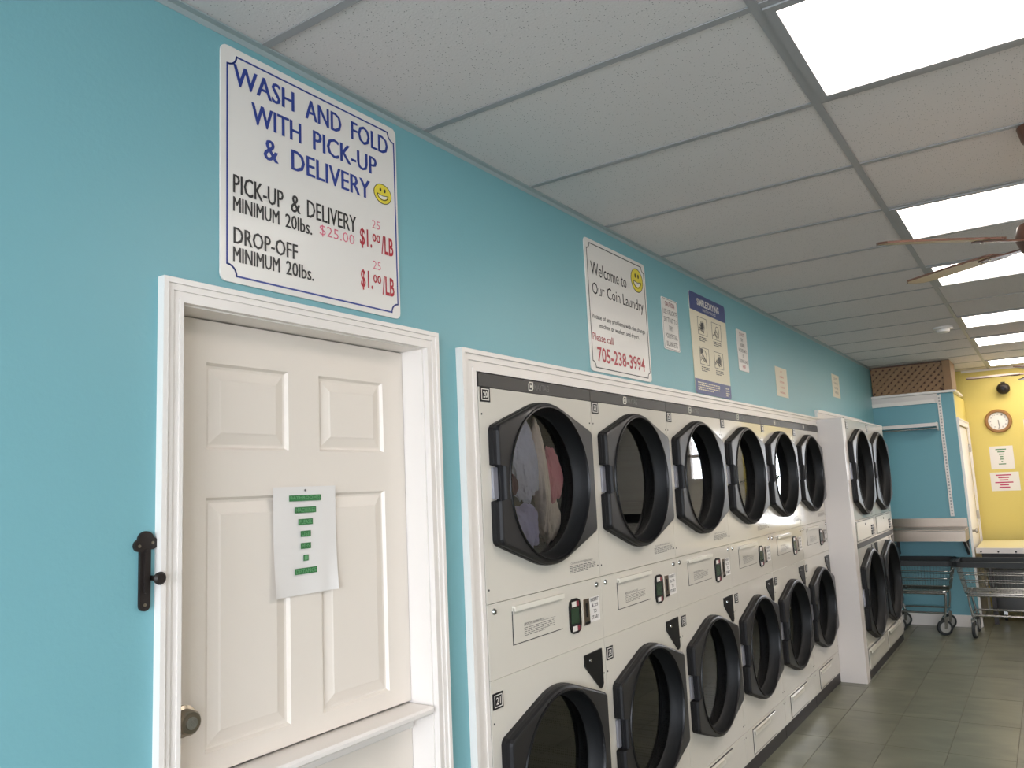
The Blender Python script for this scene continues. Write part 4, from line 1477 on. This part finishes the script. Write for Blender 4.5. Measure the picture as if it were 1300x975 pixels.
# ------------------------------------------------------------------ laundry carts
def cart(label, X0, X1, Y0, Y1, turn):
    t = thing('laundry_cart', label, 'laundry cart', ((X0+X1)/2, (Y0+Y1)/2, 0), 'wire laundry carts under the counters')
    zt, zb = .672, .405
    ix, iy = .055, .05
    # bumper ring
    b = bmesh.new()
    rad = .05
    for z in (zt,):
        P = [(u, v, z) for u, v in rrect(X0, X1, Y0, Y1, rad, 3)]
        Q = [(u, v) for u, v in rrect(X0, X1, Y0, Y1, rad, 3)]
        fr = Fr((0, 0, 0), (1, 0, 0), (0, 1, 0), (0, 0, 1))
        ribbon(b, fr, Q, .026, zt-.022, zt+.024, True)
    obj('bumper', b, M['rubber'], t)
    # basket rings and wires
    b = bmesh.new()

    def lev(z):
        f = (zt-z)/(zt-zb)
        return X0+ix*f, X1-ix*f, Y0+iy*f, Y1-iy*f
    for z, r in ((.60, .0045), (.53, .0045), (.46, .003), (zb, .007)):
        a, c, d, e = lev(z)
        pts = [(u, v, z) for u, v in rrect(a, c, d, e, .045, 3)]
        path_tube(b, pts+[pts[0]], r, 6)
    obj('basket_ring', b, M['cart_wire'], t)
    b = bmesh.new()
    A0, A1 = lev(zt), lev(zb)
    nx = int((X1-X0)/.028)
    for i in range(1, nx):
        f = i/nx
        xt, xb = A0[0]+(A0[1]-A0[0])*f, A1[0]+(A1[1]-A1[0])*f
        path_tube(b, [(xt, A0[2], zt), (xb, A1[2], zb), (xb, A1[3], zb), (xt, A0[3], zt)], .0011, 4)
    ny = int((Y1-Y0)/.028)
    for i in range(1, ny):
        f = i/ny
        yt, yb = A0[2]+(A0[3]-A0[2])*f, A1[2]+(A1[3]-A1[2])*f
        path_tube(b, [(A0[0], yt, zt), (A1[0], yb, zb), (A1[1], yb, zb), (A0[1], yt, zt)], .0011, 4)
    obj('basket_wire', b, M['cart_wire'], t, kind='stuff')
    # base frame
    a, c, d, e = lev(zb)
    b = bmesh.new()
    path_tube(b, [(a+.02, d, zb-.018), (c-.02, d, zb-.018)], .011, 8)
    path_tube(b, [(a+.02, e, zb-.018), (c-.02, e, zb-.018)], .011, 8)
    path_tube(b, [(a+.02, d, zb-.018), (a+.02, e, zb-.018)], .008, 8)
    path_tube(b, [(c-.02, d, zb-.018), (c-.02, e, zb-.018)], .008, 8)
    obj('base_frame', b, M['cart_wire'], t, smooth=True)
    for sx, xx in ((1, a+.03), (-1, c-.03)):
        for sy, yy in ((1, d+.01), (-1, e-.01)):
            fx = xx+sx*.02
            obj('leg', path_tube(bmesh.new(), [(xx-sx*.005, yy, zb-.02), (xx, yy, .30), (fx, yy, .172)], .010, 8), M['cart_wire'], t, smooth=True)
            ax = Vector((math.cos(turn), -math.sin(turn), 0))
            fr = Fr((fx, yy, .072), (math.sin(turn), math.cos(turn), 0), (0, 0, 1), ax)
            wl = obj('wheel', lathe(bmesh.new(), fr, -.012, .0, [(.012, -.016), (.055, -.013), (.068, -.013), (.072, -.009), (.072, .009), (.068, .013), (.055, .013), (.012, .016)], 28, cap0=True, cap1=True), M['rubber'], t, smooth=True)
            b = lathe(bmesh.new(), fr, -.012, .0, [(.050, .0140), (.046, .017), (.008, .018)], 20, cap1=True)
            lathe(b, fr, -.012, .0, [(.050, -.0140), (.046, -.017), (.008, -.018)], 20, cap1=True)
            obj('hub_cap', b, M['wheel'], wl)
            b = prism(bmesh.new(), fr, [(-.024, -.008), (.0, -.008), (.014, .088), (-.016, .088)], .020, .023)
            prism(b, fr, [(-.024, -.008), (.0, -.008), (.014, .088), (-.016, .088)], -.023, -.020)
            prism(b, fr, [(-.016, .088), (.014, .088), (.014, .100), (-.016, .100)], -.023, .023)
            obj('fork', b, M['cart_wire'], wl)
    for yy in (d+.01, e-.01):
        obj('lower_rail', path_tube(bmesh.new(), [(a+.035, yy, .205), (c-.035, yy, .205)], .009, 8), M['cart_wire'], t, smooth=True)
    for xx in (a+.035, c-.035):
        obj('lower_rail', path_tube(bmesh.new(), [(xx, d+.01, .205), (xx, e-.01, .205)], .008, 8), M['cart_wire'], t, smooth=True)
    return t


cart('black rimmed wire laundry cart under the steel counter, beside the dryers', .02, .63, 8.68, 9.17, math.radians(58))
cart('black rimmed wire laundry cart in front of the yellow wall table', .665, 1.48, 8.62, 9.10, math.radians(8))


# ------------------------------------------------------------------ ceiling fans
def fan(label, hx, hy, hz, a0, L=.60, nb=5, wood='fan_wood'):
    t = thing('ceiling_fan', label, 'ceiling fan', (hx, hy, H), 'ceiling fans along the room')
    FD = Fr((0, 0, 0), (1, 0, 0), (0, 1, 0), (0, 0, 1))
    obj('canopy', lathe(bmesh.new(), FD, hx, hy, [(.02, H-.07), (.06, H-.05), (.07, H-.002)], 24, cap0=True, cap1=True), M['fan_dark'], t, smooth=True)
    obj('rod', tube(bmesh.new(), (hx, hy, hz+.06), (hx, hy, H-.06), .011, 12), M['fan_dark'], t, smooth=True)
    obj('motor_housing', lathe(bmesh.new(), FD, hx, hy, [(.03, hz-.06), (.07, hz-.055), (.10, hz-.03), (.115, hz+.01), (.105, hz+.05), (.05, hz+.075), (.02, hz+.09)], 32, cap0=True, cap1=True), M['fan_dark'], t, smooth=True)
    for k in range(nb):
        tilt = math.radians((-13, -9, -9, -9, -4)[k])
        a = a0+2*PI*k/nb
        D = Vector((math.cos(a), math.sin(a), 0))
        S = Vector((-math.sin(a), math.cos(a), 0))
        S2 = S*math.cos(tilt)+Vector((0, 0, 1))*math.sin(tilt)
        N = D.cross(S2)
        fr = Fr(Vector((hx, hy, hz)), D, S2, N)
        P = [(.20, -.045), (.26, -.052), (.34, -.058), (L-.04, -.062), (L-.01, -.05), (L, -.02), (L-.006, .03), (L-.03, .055), (.42, .060), (.34, .062), (.31, .054), (.28, .060), (.25, .050), (.22, .054), (.20, .045)]
        bl = obj('blade', prism(bmesh.new(), fr, P, -.0035, .0035), M[wood], t)
        b = bmesh.new()
        ribbon(b, fr, P, .003, -.0036, .0036, True)
        obj('blade_edge', b, M['fan_dark'], bl)
        b = prism(bmesh.new(), fr, [(.09, -.016), (.17, -.022), (.22, -.040), (.265, -.030), (.25, -.012), (.275, 0), (.25, .012), (.265, .030), (.22, .040), (.17, .022), (.09, .016)], -.010, -.0045)
        br = obj('blade_arm', b, M['fan_dark'], t)
        b = bmesh.new()
        for u, v in ((.225, -.022), (.225, .022), (.252, 0)):
            disc(b, fr, u, v, .005, -.0125, -.010, 10)
        obj('screw', b, M['brass'], br)
    return t


fan('brown ceiling fan with pale wooden blades, nearer of the two, hub out of frame', 1.615, 3.075, 2.30, math.radians(216), .58)
fan('brown ceiling fan far down the room before the yellow wall', 1.59, 7.95, 2.34, math.radians(180), .60, wood='fan_taupe')
